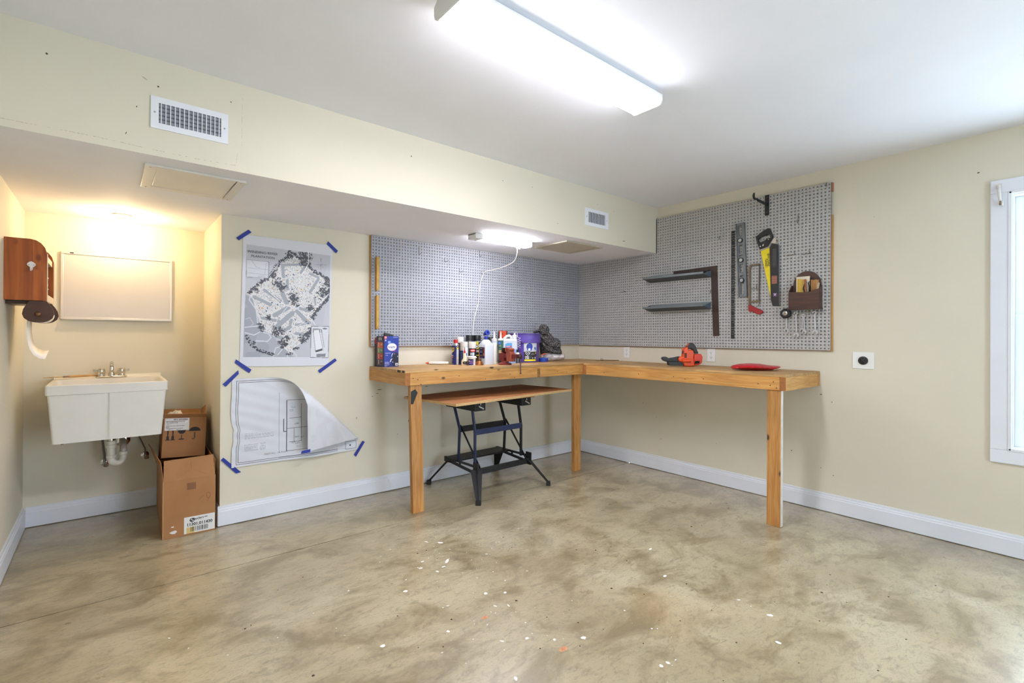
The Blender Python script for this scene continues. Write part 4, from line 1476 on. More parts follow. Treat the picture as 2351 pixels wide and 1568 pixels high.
t = thing('pegboard', 'tall grey pegboard with hand tools on the right wall', 'pegboard', **wallB(-.0265, 1.1755))
WB_, HB = 2.4425, 1.219
zn = HS - 1.1755
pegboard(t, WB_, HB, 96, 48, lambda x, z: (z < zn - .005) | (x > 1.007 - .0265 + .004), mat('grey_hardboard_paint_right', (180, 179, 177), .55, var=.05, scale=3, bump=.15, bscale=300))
obj('board_edge', MB().box(WB_, WB_ + .001, 0, .006, 0, HB).box(0, WB_, 0, .006, -.001, 0).box(.985, WB_, 0, .006, HB, HB + .001).box(.9785, .983, -.0006, .006, zn, HB), edge_m, t, smooth=False)
obj('furring_strip', B(WB_ - .03, WB_ + .008, .006, .0255, -.005, HB - .235), fur, t)
obj('furring_strip', B(WB_ - .03, WB_ + .008, .006, .0255, HB - .065, HB - .002), mat('reddish_wood', (172, 112, 74), .7, var=.15, scale=12), t)
obj('furring_strip', B(.03, WB_ - .031, .006, .0255, -.004, .03), mat('stained_wood', (150, 112, 76), .7, var=.2, scale=9), t)
obj('furring_strip', B(1.0, WB_ - .031, .006, .0255, HB - .04, HB), fur_x, t)

# ------------------------------------------------------------------ hooks
wire = mat('grey_steel_wire', (112, 110, 106), .35, .8)


def hook(label, place, style=0):
    m_ = {0: [(0, .003, .012), (0, -.004, .012), (0, -.004, -.012), (.0, -.02, -.018), (.012, -.036, -.014), (.014, -.042, .0)],
          1: [(0, .003, .03), (0, -.003, .03), (0, -.003, -.02), (0, -.012, -.03), (.003, -.035, -.024), (.004, -.04, -.012)],
          2: [(-.04, -.004, 0), (.03, -.004, .0), (.032, -.03, .0), (.034, -.055, .004), (.034, -.058, .016)]}[style]
    o = obj('pegboard_hook', MB().tube(m_, .0019, 7), wire)
    o.location, o.rotation_euler = place['loc'], (0, 0, place['rz'])
    return tag(o, label, 'hook', 'loose pegboard hooks')


hook('upper left wire hook near the top edge of the back pegboard', wallA(-2.027, 1.985), 1)
hook('wire hook left of the strip light, second from the left on the back pegboard', wallA(-1.773, 1.935), 0)
hook('lowest free wire hook left of the hanging lamp cord', wallA(-1.617, 1.857), 0)
hook('straight wire hook right under the glowing strip light', wallA(-1.396, 2.035), 1)
hook('wire hook that carries the white lamp cord', wallA(-1.375, 1.862), 0)
hook('bent wire ring hook right of the lamp cord', wallA(-.967, 1.955), 0)
hook('double wire hook alone on the right pegboard beside the shelves', wallB(-.634, 1.724), 2)
hook('wire hook above the tall perforated black rule', wallB(-1.637, 2.121), 0)
hook('upright wire hook under the black hanger bracket', wallB(-2.251, 2.165), 1)
hook('dark wire hook at the edge of the brown square', wallB(-1.561, 1.668), 0)
hook('left of the two flat wire hooks above the tool rack', wallB(-2.209, 1.90), 2)
hook('right of the two flat wire hooks above the tool rack', wallB(-2.312, 1.895), 2)
hook('bent nail hook at the top right corner of the tool pegboard', wallB(-2.44, 2.385), 0)

# lamp cord
pts = [(-1.385, -.545, 2.024), (-1.36, -.53, 1.99), (-1.30, -.42, 1.93), (-1.28, -.25, 1.90), (-1.30, -.14, 1.885), (-1.345, -.075, 1.872), (-1.366, -.062, 1.858), (-1.378, -.05, 1.82), (-1.392, -.04, 1.76), (-1.405, -.036, 1.66), (-1.408, -.036, 1.59),
       (-1.43, -.036, 1.52), (-1.456, -.036, 1.434), (-1.470, -.038, 1.36), (-1.475, -.040, 1.30), (-1.479, -.045, 1.22), (-1.479, -.045, 1.12), (-1.47, -.05, 1.04), (-1.44, -.055, 1.0265), (-1.30, -.05, 1.0265)]
sm = []
for i in range(len(pts) - 1):
    p0, p1, p2, p3 = [Vector(pts[max(0, min(len(pts) - 1, i + k))]) for k in (-1, 0, 1, 2)]
    for q in range(5):
        s_ = q / 5
        sm.append(.5 * ((2 * p1) + (p2 - p0) * s_ + (2 * p0 - 5 * p1 + 4 * p2 - p3) * s_ ** 2 + (3 * p1 - p0 - 3 * p2 + p3) * s_ ** 3))
o = obj('lamp_cord', MB().tube(sm, .0035, 8), mat('white_cord', (236, 232, 222), .5))
tag(o, 'white lamp cord looped over a hook and hanging down the back pegboard', 'cord')

# yellow rule pieces at the left edge of the back pegboard
for z0, z1, lab in ((1.623, 1.893, 'upper of the two yellow wooden levels at the left pegboard edge'), (1.317, 1.587, 'lower of the two yellow wooden levels at the left pegboard edge')):
    t = thing('wooden_level', lab, 'level', (-2.404, -.026, z0), group='short yellow levels')
    h_ = z1 - z0
    obj('body', MB().prism(rrect(-.011, .011, 0, h_, .01, 4), -.030, 0, 'Y'), mat('yellow_varnished_wood', (196, 150, 62), .45, var=.2, scale=20, stretch=(3, 3, 1)), t, bevel=.001)
    obj('black_inlay', B(.011, .0118, -.024, -.008, h_ * .15, h_ * .86), mat('black_inlay', (34, 34, 34), .4), t)
    obj('end_plate', B(-.004, .004, -.031, -.03, .004, .02), mat('tarnished_brass', (150, 126, 92), .4, .7), t)

# ------------------------------------------------------------------ tools on the right pegboard
blk = mat('black_paint_metal', (36, 37, 40), .45, .2, var=.15, scale=20)
# perforated rule
t = thing('perforated_rule', 'tall black perforated steel rule between the square and the level', 'rule', **wallB(-1.752, 1.257))
b = MB()
for x0 in (-.014, -.0015, .011):
    b.box(x0, x0 + .003, -.004, -.001, 0, .90)
for k in range(46):
    z = k * .0196
    b.box(-.0125, .0125, -.0036, -.0014, z, z + (.0135 if k % 5 else .019))
obj('strip', b, blk, t, smooth=False, weld=False)
obj('hanging_pin', MB().tube([(0, -.0005, .885), (0, -.012, .887)], .002, 6), wire, t)

# spirit level
t = thing('spirit_level', 'grey metal spirit level with three round vials on the pegboard', 'level', loc=(-.026, -1.842, 1.60), rot=(0, R(1.9), -PI / 2))
t.rotation_euler = (Matrix.Rotation(-PI / 2, 4, 'Z') @ Matrix.Rotation(R(-2.3), 4, 'Y')).to_euler()
gm_ = mat('weathered_aluminium', (122, 126, 130), .45, .6, var=.2, scale=14)
obj('left_rail', B(-.036, -.028, -.026, -.002, 0, .61), gm_, t, bevel=.001)
obj('right_rail', B(.024, .036, -.026, -.002, 0, .61), gm_, t, bevel=.001)
b = MB()
for z0, z1 in ((0, .022), (.13, .165), (.176, .20), (.27, .335), (.345, .36), (.43, .50), (.588, .61)):
    b.box(-.028, .024, -.018, -.006, z0, z1)
b.box(-.028, -.016, -.017, -.007, .022, .588).box(.012, .024, -.017, -.007, .022, .588)
obj('web', b, gm_, t, smooth=False, weld=False)
vg = mat('vial_glass', (196, 200, 198), .15, 0, coat=.5)
for z in (.137, .303, .466):
    o = obj('vial', MB().lathe([(.014, .0), (.014, .024)], 22, Matrix.Translation((-.002, -.003, z)) @ Matrix.Rotation(PI / 2, 4, 'X')), vg, t)
    obj('vial_ring', MB().lathe([(.014, .0), (.020, .0), (.020, .026), (.014, .026), (.0135, .022), (.014, 0)], 22, Matrix.Translation((-.002, -.003, z)) @ Matrix.Rotation(PI / 2, 4, 'X')), blk, o)
    obj('vial_lines', B(-.003, -.002, -.0282, -.0275, z - .011, z + .011), blk, o)

# carpenter's square
t = thing('carpenter_square', 'dark brown steel carpenter square hung behind the small shelves', 'square', **wallB(-1.2, 1.7))
obj('blade', MB().prism([(-.005, .175), (.415, .184), (.437, -.42), (.382, -.423), (.359, .128), (-.004, .143)], -.0035, -.001, 'Y'), mat('rust_brown_steel', (62, 46, 40), .55, .3, var=.2, scale=16), t, smooth=False)
obj('edge_ticks', MB().add(*(lambda: ([q for k in range(20) for q in ((.4145, -.0037, .17 - .028 * k), (.4205, -.0037, .17 - .028 * k), (.4205, -.0037, .168 - .028 * k), (.4145, -.0037, .168 - .028 * k))], [(4 * k, 4 * k + 1, 4 * k + 2, 4 * k + 3) for k in range(20)]))()), blk, t, smooth=False)


# two small metal tray shelves
def tray_shelf(label, z):
    t = thing('metal_shelf', label, 'shelf', group='grey metal tray shelves on the pegboard', **wallB(-1.255, z))
    sm_ = mat('grey_green_enamel', (104, 112, 112), .4, .3, var=.1, scale=20)
    L_ = .305
    obj('back_flange', B(-L_, L_, -.0035, -.001, 0, .064), sm_, t)
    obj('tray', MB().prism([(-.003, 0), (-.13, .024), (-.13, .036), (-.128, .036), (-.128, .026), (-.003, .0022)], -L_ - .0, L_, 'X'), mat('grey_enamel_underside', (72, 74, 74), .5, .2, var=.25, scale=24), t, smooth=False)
    obj('front_lip', B(-L_, L_, -.133, -.130, .022, .040), sm_, t)
    for s_ in (-1, 1):
        obj('gusset', MB().prism([(-.003, 0), (-.128, .024), (-.003, .062)], s_ * L_ - .001, s_ * L_ + .001, 'X'), mat('blue_grey_enamel', (98, 112, 132), .4, .3), t, smooth=False)
    obj('screw', MB().lathe([(.004, 0), (.003, .003), (0, .004)], 8, Matrix.Translation((L_ - .035, -.0035, .055)) @ Matrix.Rotation(PI / 2, 4, 'X')), chrome, t)


tray_shelf('upper grey metal tray shelf overlapping the brown square', 1.787)
tray_shelf('lower grey metal tray shelf below its twin beside the brown square', 1.510)

# hacksaw
t = thing('hacksaw', 'hacksaw with worn bronze frame and red handle on the pegboard', 'hacksaw', **wallB(-1.93, 1.66))
brz = mat('worn_bronze_steel', (124, 108, 84), .4, .6, var=.3, scale=30)
obj('frame', MB().bar((-.036, -.010, -.131), (-.037, -.010, .178), .010, .013, (1, 0, 0)).bar((-.037, -.010, .175), (-.020, -.010, .194), .010, .013, (1, 0, 0)).bar((-.022, -.010, .193), (.043, -.010, .194), .010, .013, (0, 0, 1)).bar((-.036, -.010, -.106), (.046, -.010, -.100), .010, .013, (0, 0, 1)), brz, t, bevel=.001)
obj('blade', MB().bar((.041, -.009, .198), (.039, -.009, -.105), .0012, .010, (1, 0, 0)), mat('dark_saw_steel', (84, 78, 72), .45, .6), t)
obj('wing_nut', MB().tube([(.039, -.009, -.10), (.039, -.009, -.128), (.034, -.012, -.140)], .003, 8), brz, t)
obj('tension_pin', MB().tube([(-.021, -.01, .0), (.035, -.01, -.004)], .0022, 6).tube([(.017, -.012, -.002), (.017, -.012, .036)], .0026, 6), wire, t)
obj('handle', MB().prism([(-.044, -.131), (-.023, -.129), (-.004, -.146), (.006, -.150), (.012, -.147), (.022, -.158), (.032, -.158), (.04, -.168), (.05, -.169), (.068, -.179), (.071, -.19), (.064, -.20), (.043, -.209), (.018, -.201), (-.007, -.184), (-.04, -.181)], -.021, -.001, 'Y'),
    mat('red_cast_handle', (156, 26, 34), .35, var=.15, scale=20), t, bevel=.005)

# hand saw in its sleeve
t = thing('hand_saw', 'hand saw with yellow blade, black handle and black sleeve', 'saw', **wallB(-2.05, 1.9))
ho = [(-.105, .180), (-.094, .183), (-.05, .212), (-.011, .231), (.004, .224), (.018, .184), (.027, .162), (.018, .138), (-.015, .088), (-.04, .081), (-.074, .075), (-.087, .108), (-.099, .146)]
hi_ = [(-.085, .150), (-.080, .156), (-.064, .167), (-.02, .180), (-.001, .183), (.007, .178), (.009, .171), (.006, .162), (-.010, .150), (-.035, .137), (-.059, .127), (-.072, .122), (-.080, .135)]
obj('handle', MB().ring_prism(ho, hi_, -.024, -.003), mat('black_plastic', (26, 27, 29), .35), t, bevel=.003)
obj('rivets', MB().lathe([(.006, 0), (.005, .002), (0, .0025)], 10, Matrix.Translation((.004, -.024, .156)) @ Matrix.Rotation(PI / 2, 4, 'X')).lathe([(.006, 0), (.005, .002), (0, .0025)], 10, Matrix.Translation((-.066, -.024, .093)) @ Matrix.Rotation(PI / 2, 4, 'X'))
    .prism([(-.052, .100), (-.043, .112), (-.04, .100), (-.048, .092)], -.0246, -.0238, 'Y').prism([(-.012, .138), (-.003, .146), (-.002, .135)], -.0246, -.0238, 'Y'), chrome, t)
obj('blade', MB().prism([(-.074, .073), (-.015, .087), (.023, .148), (.042, .145), (.049, .124), (.063, .092), (.066, -.380), (.013, -.339)], -.008, -.006, 'Y'), mat('bare_saw_steel', (168, 166, 160), .35, .7), t, smooth=False)
obj('yellow_coating', MB().prism([(-.070, .057), (-.002, .078), (.006, -.092), (.010, -.332)], -.0088, -.0080, 'Y'), mat('yellow_coating', (238, 216, 24), .4, var=.04, scale=30), t, smooth=False)
sl = obj('sleeve', MB().prism([(.014, .109), (.063, .094), (.071, -.387), (.023, -.384), (.009, -.336), (-.002, .076)], -.012, -.004, 'Y'), mat('black_card_sleeve', (38, 36, 36), .5, var=.3, scale=18), t, bevel=.001)
obj('torn_corner', MB().prism([(.008, .112), (.033, .150), (.048, .136), (.046, .104), (.028, .106)], -.0126, -.0118, 'Y'), mat('torn_card', (206, 194, 178), .8), t, smooth=False)
cb = Canvas(.039, .062, 30, 44, (172, 112, 88))
for k in range(8):
    cb.rect(.002, .004 + .007 * k, .037, .004 + .007 * k + (.002 if k % 3 else .0035), (92, 50, 40))
cb.sheet('barcode_patch', sl, lambda u, v: (.016 + u, -.0126, -.149 - v))
obj('price_patch', B(.026, .056, -.0126, -.012, -.312, -.284), mat('purple_print', (104, 74, 128), .5), sl)
lettering(sl, [('V', .041, -.298, .026, 0, .0008)], mat('white_print', (236, 234, 230), .5), y=-.0132)
wp = MB()
for k in range(5):
    wp.box(.022 + .006 * k, .0232 + .006 * k, -.0126, -.012, -.07 - .01 * (k % 3), .06 + .006 * (k % 2))
obj('fine_print', wp, mat('grey_print', (120, 118, 114), .6), sl, smooth=False)
obj('plastic_spine', MB().bar((.0695, -.010, .085), (.0735, -.010, -.384), .004, .006, (0, 1, 0)), mat('grey_plastic_spine', (126, 130, 138), .3), sl)
lettering(t, [('SharpTooth', -.011, -.018, .030, PI / 2, .0006, .72), ('STANLEY', -.0275, -.042, .0125, PI / 2, .0005, .9)], ink, y=-.0094)
lg = MB()
pr_ = rrect(-.034, -.021, -.076, -.009, .004, 3)
for a, b_ in zip(pr_, pr_[1:] + pr_[:1]):
    lg.bar((a[0], -.009, a[1]), (b_[0], -.009, b_[1]), .0014, .0008, (0, 1, 0))
obj('logo_frame', lg, ink, t, smooth=False)

# black hanger bracket
t = thing('hanger_bracket', 'black iron plant hanger bracket at the top of the pegboard', 'bracket', **wallB(-2.0, 2.3))
obj('back_plate', B(.009, .041, -.006, -.001, -.064, .098), blk, t, bevel=.001)
for z in (.08, -.04):
    obj('screw', MB().lathe([(.004, 0), (0, .003)], 8, Matrix.Translation((.025, -.006, z)) @ Matrix.Rotation(PI / 2, 4, 'X')), mat('rusty_screw', (134, 96, 74), .5, .5), t)
obj('arm', MB().bar((.025, -.006, .022), (.022, -.16, .030), .005, .022, (0, 0, 1)).tube([(.022, -.158, .03), (.021, -.18, .036), (.020, -.197, .030), (.020, -.212, .038)], [.009, .007, .006, .007], 8), blk, t)
obj('hook_tip', MB().tube([(.020, -.208, .030), (.020, -.222, .034), (.020, -.228, .05), (.020, -.222, .068), (.020, -.214, .074)], [.006, .008, .009, .007, .004], 8), blk, t)

# brown wooden tool rack with its contents
t = thing('tool_rack', 'dark brown wooden letter rack hung on the pegboard', 'rack', **wallB(-2.31, 1.55))
db = wood('dark_brown_stain', (84, 50, 36), (66, 38, 28), 'X', dark=(40, 22, 14), ring=.6, rough=.45)
obj('back_board', MB().prism([(-.10, -.066)] + [(-.10, .06), (-.094, .10)] + [(.005 - .095 * math.cos(a), .11 + .105 * math.sin(a)) for a in np.linspace(0.05, PI - .05, 14)] + [(.104, .10), (.104, -.066)], -.009, -.001, 'Y'), db, t, bevel=.001)
obj('front_board', MB().prism([(-.100, -.066), (-.100, .062), (-.06, .058), (.0, .052), (.045, .055), (.07, .066), (.104, .075), (.104, -.066)], -.070, -.062, 'Y'), db, t, bevel=.001)
for x0 in (-.100, .096):
    obj('side_board', MB().prism([(-.009, -.066), (-.009, .112), (-.02, .112), (-.04, .085), (-.062, .072), (-.062, -.066)], x0, x0 + .008, 'X'), db, t, bevel=.001)
obj('bottom_board', B(-.106, .110, -.074, -.001, -.074, -.066), db, t, bevel=.001)
obj('hanging_pin', MB().tube([(.018, -.0005, .212), (.018, -.012, .214)], .003, 6), wire, t)
for x0 in (-.062, .062):
    obj('cup_hook', MB().tube([(x0, -.03, -.074), (x0, -.03, -.094), (x0 - .004, -.034, -.106), (x0 - .012, -.040, -.108), (x0 - .018, -.042, -.098)], .0028, 7), wire, t)
e = wallB(-2.31, 1.55)
t = thing('booklet', 'white and yellow ruled card standing in the brown rack', 'card', **e)
obj('card', B(-.055, .036, -.044, -.041, -.060, .172), mat('off_white_card', (222, 212, 190), .6), t)
for k in range(6):
    obj('yellow_bar', B(-.048 + .0095 * k, -.040 + .0095 * k, -.0455, -.044, -.055, .158 - .002 * k), mat('yellow_ochre_print', (206, 166, 40), .5, var=.12, scale=30), t)
t = thing('wood_shims', 'row of pale wooden shims standing in the brown rack', 'shims', **e)
for k in range(6):
    obj('shim', B(.038 + .0083 * k, .0455 + .0083 * k, -.030, -.012, -.060, .146 - .002 * (k % 3)), mat('shim_pine_%d' % (k % 2), ((196, 146, 88), (182, 130, 74))[k % 2], .6, var=.15, scale=30, stretch=(4, 4, 1)), t, bevel=.0006)
t = thing('wooden_stick', 'reddish wooden stick leaning in front of the yellow card', 'stick', **e)
obj('stick', MB().bar((.022, -.056, -.05), (.008, -.052, .150), .013, .006, (0, 1, 0)), mat('reddish_stick', (150, 92, 58), .6, var=.15, scale=20), t)
t = thing('black_pliers', 'black handled pliers stuck in the brown rack', 'pliers', **e)
obj('left_handle', MB().tube([(.018, -.050, -.04), (.004, -.050, .05), (-.004, -.052, .082), (.004, -.052, .112), (.018, -.052, .128)], [.004, .005, .005, .0045, .003], 8), mat('black_plastic', (26, 27, 29), .35), t)
obj('right_handle', MB().tube([(.022, -.050, -.04), (.034, -.050, .06), (.036, -.052, .09), (.030, -.052, .122), (.038, -.052, .132)], [.004, .005, .005, .0045, .003], 8), mat('black_plastic', (26, 27, 29), .35), t)
t = thing('steel_scraper', 'shiny steel blade at the right end of the brown rack', 'blade', **e)
obj('blade', MB().bar((.080, -.050, .0), (.098, -.052, .118), .014, .003, (0, 1, 0)), chrome, t)


wr_m = mat('satin_wrench_steel', (206, 208, 214), .28, .75)


def wrench(label, x, z_top, z_bot, w_=.009, off=0, y=-.010, oring=True):
    """hanging combination wrench: ring at the top, open jaw at the bottom"""
    L_ = z_top - z_bot
    t = thing('wrench', label, 'wrench', group='wrenches hanging under the brown rack', **wallB(-2.31 - x, 1.55 + z_top, .032 - y))
    obj('shank', MB().bar((0, 0, -.010), (off, 0, -L_ + .014), w_ * .8, .006, (0, 1, 0)), wr_m, t, bevel=.0015)
    k = 16
    R1, R2 = w_ * 1.05, w_ * .6
    obj('ring_end', MB().ring_prism([(R1 * math.cos(2 * PI * i / k), R1 * math.sin(2 * PI * i / k)) for i in range(k)], [(R2 * math.cos(2 * PI * i / k), R2 * math.sin(2 * PI * i / k)) for i in range(k)], -.004, .004), wr_m, t)
    J = w_ * 1.3
    jw = [(-.5, 1.0), (-1.0, .45), (-1.15, -.3), (-.95, -1.1), (-.45, -1.2), (-.45, -.2), (-.2, .1), (.2, .1), (.45, -.2), (.45, -1.2), (.95, -1.1), (1.15, -.3), (1.0, .45), (.5, 1.0)]
    ro = R(-18)
    obj('jaw_end', MB().prism([(off + J * (a * math.cos(ro) - b_ * math.sin(ro)), -L_ + J * .2 + J * (a * math.sin(ro) + b_ * math.cos(ro))) for a, b_ in jw], -.003, .003, 'Y'), wr_m, t, bevel=.001)


wrench('short chrome wrench hanging behind the black wheel', -.135, -.115, -.228, .012, y=-.004)
wrench('longest chrome wrench hanging from the left rack hook', -.062, -.098, -.262, .0125, .004, y=-.022)
wrench('smaller chrome wrench of the pair in the middle under the rack', -.022, -.116, -.226, .010, -.003, y=-.006)
wrench('larger chrome wrench of the pair in the middle under the rack', -.010, -.118, -.242, .011, .004, y=-.016)
wrench('chrome wrench hanging from the right rack hook', .064, -.100, -.243, .0125, .004, y=-.022)
t = thing('sanding_wheel', 'small black rubber wheel with a steel hub on the pegboard', 'wheel', **wallB(-2.175, 1.452))
MX = Matrix.Rotation(PI / 2, 4, 'X')
obj('tyre', MB().lathe([(.017, .012), (.030, .012), (.037, .018), (.037, .034), (.030, .040), (.017, .040)], 32, MX), mat('black_rubber', (30, 30, 32), .6), t)
obj('hub', MB().lathe([(.0175, .012), (.0175, .0415), (.013, .043), (.011, .040), (.006, .041), (.005, .045), (0, .045)], 24, MX), chrome, t)
obj('peg', MB().tube([(0, -.0005, 0), (0, -.055, .002)], .003, 8), wire, t)

# ------------------------------------------------------------------ outlets
plate_m = mat('white_outlet_plastic', (236, 236, 232), .3)
slot_m = mat('outlet_slot', (46, 44, 44), .6)


def outlet(label, y, z):
    t = thing('outlet', label, 'outlet', group='duplex outlets above the bench', **wallB(y, z, 0))
    obj('plate', B(-.037, .037, -.006, 0, -.058, .058), plate_m, t, bevel=.002)
    for s_ in (-1, 1):
        o = obj('receptacle', MB().prism([(.017 * math.cos(a), s_ * .0205 + .015 * math.sin(a)) for a in np.linspace(0, 2 * PI, 20)[:-1]], -.0075, -.006, 'Y'), plate_m, t, smooth=False)
        obj('slots', MB().box(-.0075, -.005, -.0078, -.007, s_ * .0205 - .001, s_ * .0205 + .008).box(.005, .0075, -.0078, -.007, s_ * .0205 - .001, s_ * .0205 + .008).lathe([(.003, 0), (.003, .0003)], 8, Matrix.Translation((0, -.0075, s_ * .0205 - .007)) @ MX), slot_m, o, smooth=False)
    obj('screw', MB().lathe([(.003, 0), (0, .0015)], 8, Matrix.Translation((0, -.006, 0)) @ MX), screw_m, t)


outlet('white outlet in the wall near the corner behind the bench', -.654, 1.111)
outlet('white outlet in the wall behind the orange power tool', -1.552, 1.112)
t = thing('dryer_outlet', 'white wall plate with a round black heavy-duty outlet', 'outlet', **wallB(-2.661, 1.11, 0))
obj('plate', B(-.063, .063, -.006, 0, -.058, .058), plate_m, t, bevel=.002)
obj('receptacle', MB().lathe([(.029, .006), (.029, .012), (.026, .014), (0, .0145)], 28, MX), mat('black_bakelite', (34, 34, 36), .45), t)
obj('slots', MB().box(-.015, -.011, -.0152, -.014, -.004, .010).box(.011, .015, -.0152, -.014, -.004, .010).box(-.007, .004, -.0152, -.014, -.018, -.014).lathe([(.004, 0), (.004, .0005)], 10, Matrix.Translation((0, -.0147, .016)) @ MX), mat('deep_black', (10, 10, 10), .8), t, smooth=False)

# ================================================================== WORKBENCHES
ZT = 1.022
pine_x = wood('pine_lumber', (206, 156, 88), (186, 130, 64), 'X')
pine_z = wood('pine_post', (200, 148, 84), (178, 120, 60), 'Z')
pine_y = wood('pine_cross_board', (206, 158, 92), (188, 134, 68), 'Y')
top_m = wood('worn_bench_plank', (196, 158, 104), (166, 126, 78), 'X', ring=.8)
endg = mat('pine_end_grain', (160, 102, 52), .7, var=.25, scale=40, stretch=(1, 4, 4))


def bench(label, loc, rz, L_, legs, end_left, end_right, x_front0):
    """local X along the wall, front at -Y; back edge at y = 0"""
    t = thing('workbench', label, 'workbench', loc, rz)
    D_ = .61
    n = 4
    for k in range(n):
        y0, y1 = -D_ + k * (D_ - .002) / n, -D_ + (k + 1) * (D_ - .002) / n - .0025
        obj('plank', B(x_front0, L_, y0, y1, ZT - .018 - .0005 * (k % 2), ZT - .0005 * (k % 2)), top_m, t, bevel=.0015)
    z0, z1 = ZT - .108, ZT - .0185
    obj('front_apron', B(x_front0 + .039, L_ - .039, -D_ + .001, -D_ + .039, z0, z1), pine_x, t, bevel=.0015)
    for x0 in (x_front0, L_ - .038):
        o = obj('end_apron', B(x0, x0 + .038, -D_, -.040, z0, z1), pine_y, t, bevel=.0015)
        obj('end_grain', B(x0 + .001, x0 + .037, -D_ - .0006, -D_, z0 + .001, z1 - .001), endg, o, smooth=False)
    obj('ledger', B(x_front0, L_, -.039, -.001, z0, z1), pine_x, t, bevel=.0015)
    return t


benchA = bench('long pine workbench along the back wall under the cans and bottles', (-2.448, 0, 0), 0, 2.447, None, 1, 1, 0)
z0 = ZT - .108


def leg(parent, x0, x1, y0, y1, top, dx, dy, m=pine_z):
    b = MB()
    v = [(x, y, 0) for y in (y0, y1) for x in (x0, x1)] + [(x + dx, y + dy, top) for y in (y0, y1) for x in (x0, x1)]
    b.add(v, [(0, 2, 3, 1), (4, 5, 7, 6), (0, 1, 5, 4), (2, 6, 7, 3), (0, 4, 6, 2), (1, 3, 7, 5)])
    return obj('leg', b, m, parent, bevel=.0015)


l1 = leg(benchA, .074, .163, -.600, -.562, z0, -.026, .004)
obj('black_tape_patch', MB().prism([(.052, .78), (.052, .87), (.085, .885), (.105, .86), (.078, .80), (.07, .78)], -.599, -.5965, 'Y'), mat('black_tape', (24, 24, 26), .5), l1, smooth=False)
leg(benchA, 1.775, 1.862, -.565, -.527, z0, -.004, .0)
# lumber stamp on the apron: small unreadable ink bars
st = MB()
g = np.random.default_rng(9)
for r_ in range(3):
    z = ZT - .034
    while z > ZT - .104:
        h_ = g.uniform(.004, .010)
        st.box(1.258 + r_ * .012, 1.258 + r_ * .012 + g.uniform(.004, .009), -.6105, -.6094, z - h_, z)
        z -= h_ + g.uniform(.002, .006)
obj('ink_stamp', st, mat('faded_black_ink', (62, 44, 30), .8), benchA, smooth=False)
obj('painted_ends', B(-.001, .0005, -.52, -.46, ZT - .0178, ZT - .002).box(-.001, .0005, -.425, -.39, ZT - .0178, ZT - .002) if False else MB().box(-.0008, .0005, -.595, -.565, ZT - .0178, ZT - .002).box(-.0008, .0005, -.535, -.490, ZT - .0178, ZT - .002), mat('dark_green_paint', (52, 58, 48), .7), benchA, smooth=False)
nl = MB()
for x, dz in ((.10, .05), (.125, .085), (.45, .04), (.7, .075), (.95, .05), (1.0, .08), (1.5, .05), (1.62, .06), (1.8, .05), (2.0, .07), (.062, .04), (2.35, .045)):
    nl.lathe([(.004, 0), (.0035, .0008)], 8, Matrix.Translation((x, -.609, ZT - .018 - dz)) @ MX)
obj('nail_heads', nl, mat('dark_nail', (58, 44, 36), .6, .4), benchA)

benchB = bench('pine workbench along the right wall under the hanging tools', (0, -.6125, 0), -PI / 2, 1.779, None, 1, 1, 0)
l3 = leg(benchB, 1.655, 1.742, -.600, -.562, z0, .002, .0)
obj('painted_side', B(1.7415, 1.7452, -.597, -.565, .004, z0 - .004), mat('old_white_paint', (216, 210, 200), .7, var=.1, scale=20), l3, smooth=False)
nl = MB()
for x, dz in ((1.70, .035), (1.68, .06), (1.60, .055), (1.2, .05), (1.05, .062), (.95, .05), (.62, .05), (.25, .06), (1.72, .075)):
    nl.lathe([(.004, 0), (.0035, .0008)], 8, Matrix.Translation((x, -.609, ZT - .018 - dz)) @ MX)
obj('nail_heads', nl, mat('dark_nail', (58, 44, 36), .6, .4), benchB)

# ================================================================== FOLDING WORK STAND UNDER THE BENCH
wk = thing('folding_work_stand', 'black folding work stand with splayed feet under the bench', 'work stand', (-1.545, -.385, 0), R(2))
bk = mat('black_steel', (34, 35, 38), .4, .3, var=.15, scale=12)
bl_ = mat('blue_black_steel', (44, 54, 88), .4, .3, var=.12, scale=12)
FX, FY, ZS = .285, .20, .235
for sx in (-1, 1):
    for sy in (-1, 1):
        top = Vector((sx * FX, sy * FY, ZS - .02))
        ft = Vector((sx * .375, sy * .345, 0))
        mid = top.lerp(ft, .45)
        b = MB()
        n_ = Vector((sx, sy, 0)).normalized()
        tn = Vector((-n_.y, n_.x, 0))
        w0, w1 = .046, .020
        d_ = Vector((0, 0, .0)) + n_ * -.012
        v = [top + tn * w0, top - tn * w0, ft + Vector((0, 0, .03)) - tn * w1, ft + Vector((0, 0, .03)) + tn * w1]
        v = v + [q + d_ for q in v]
        b.add(v, [(0, 1, 2, 3), (7, 6, 5, 4), (0, 4, 5, 1), (1, 5, 6, 2), (2, 6, 7, 3), (3, 7, 4, 0)])
        b.bar(top + n_ * .003, ft + n_ * .003 + Vector((0, 0, .03)), .012, .006, tuple(n_))
        o = obj('foot', b, bk, wk, smooth=False)
        obj('rubber_pad', MB().box(-.018, .018, -.02, .02, 0, .034, Matrix.Translation(ft) @ Matrix.Rotation(math.atan2(n_.y, n_.x), 4, 'Z')), mat('black_rubber', (30, 30, 32), .6), o, bevel=.003)
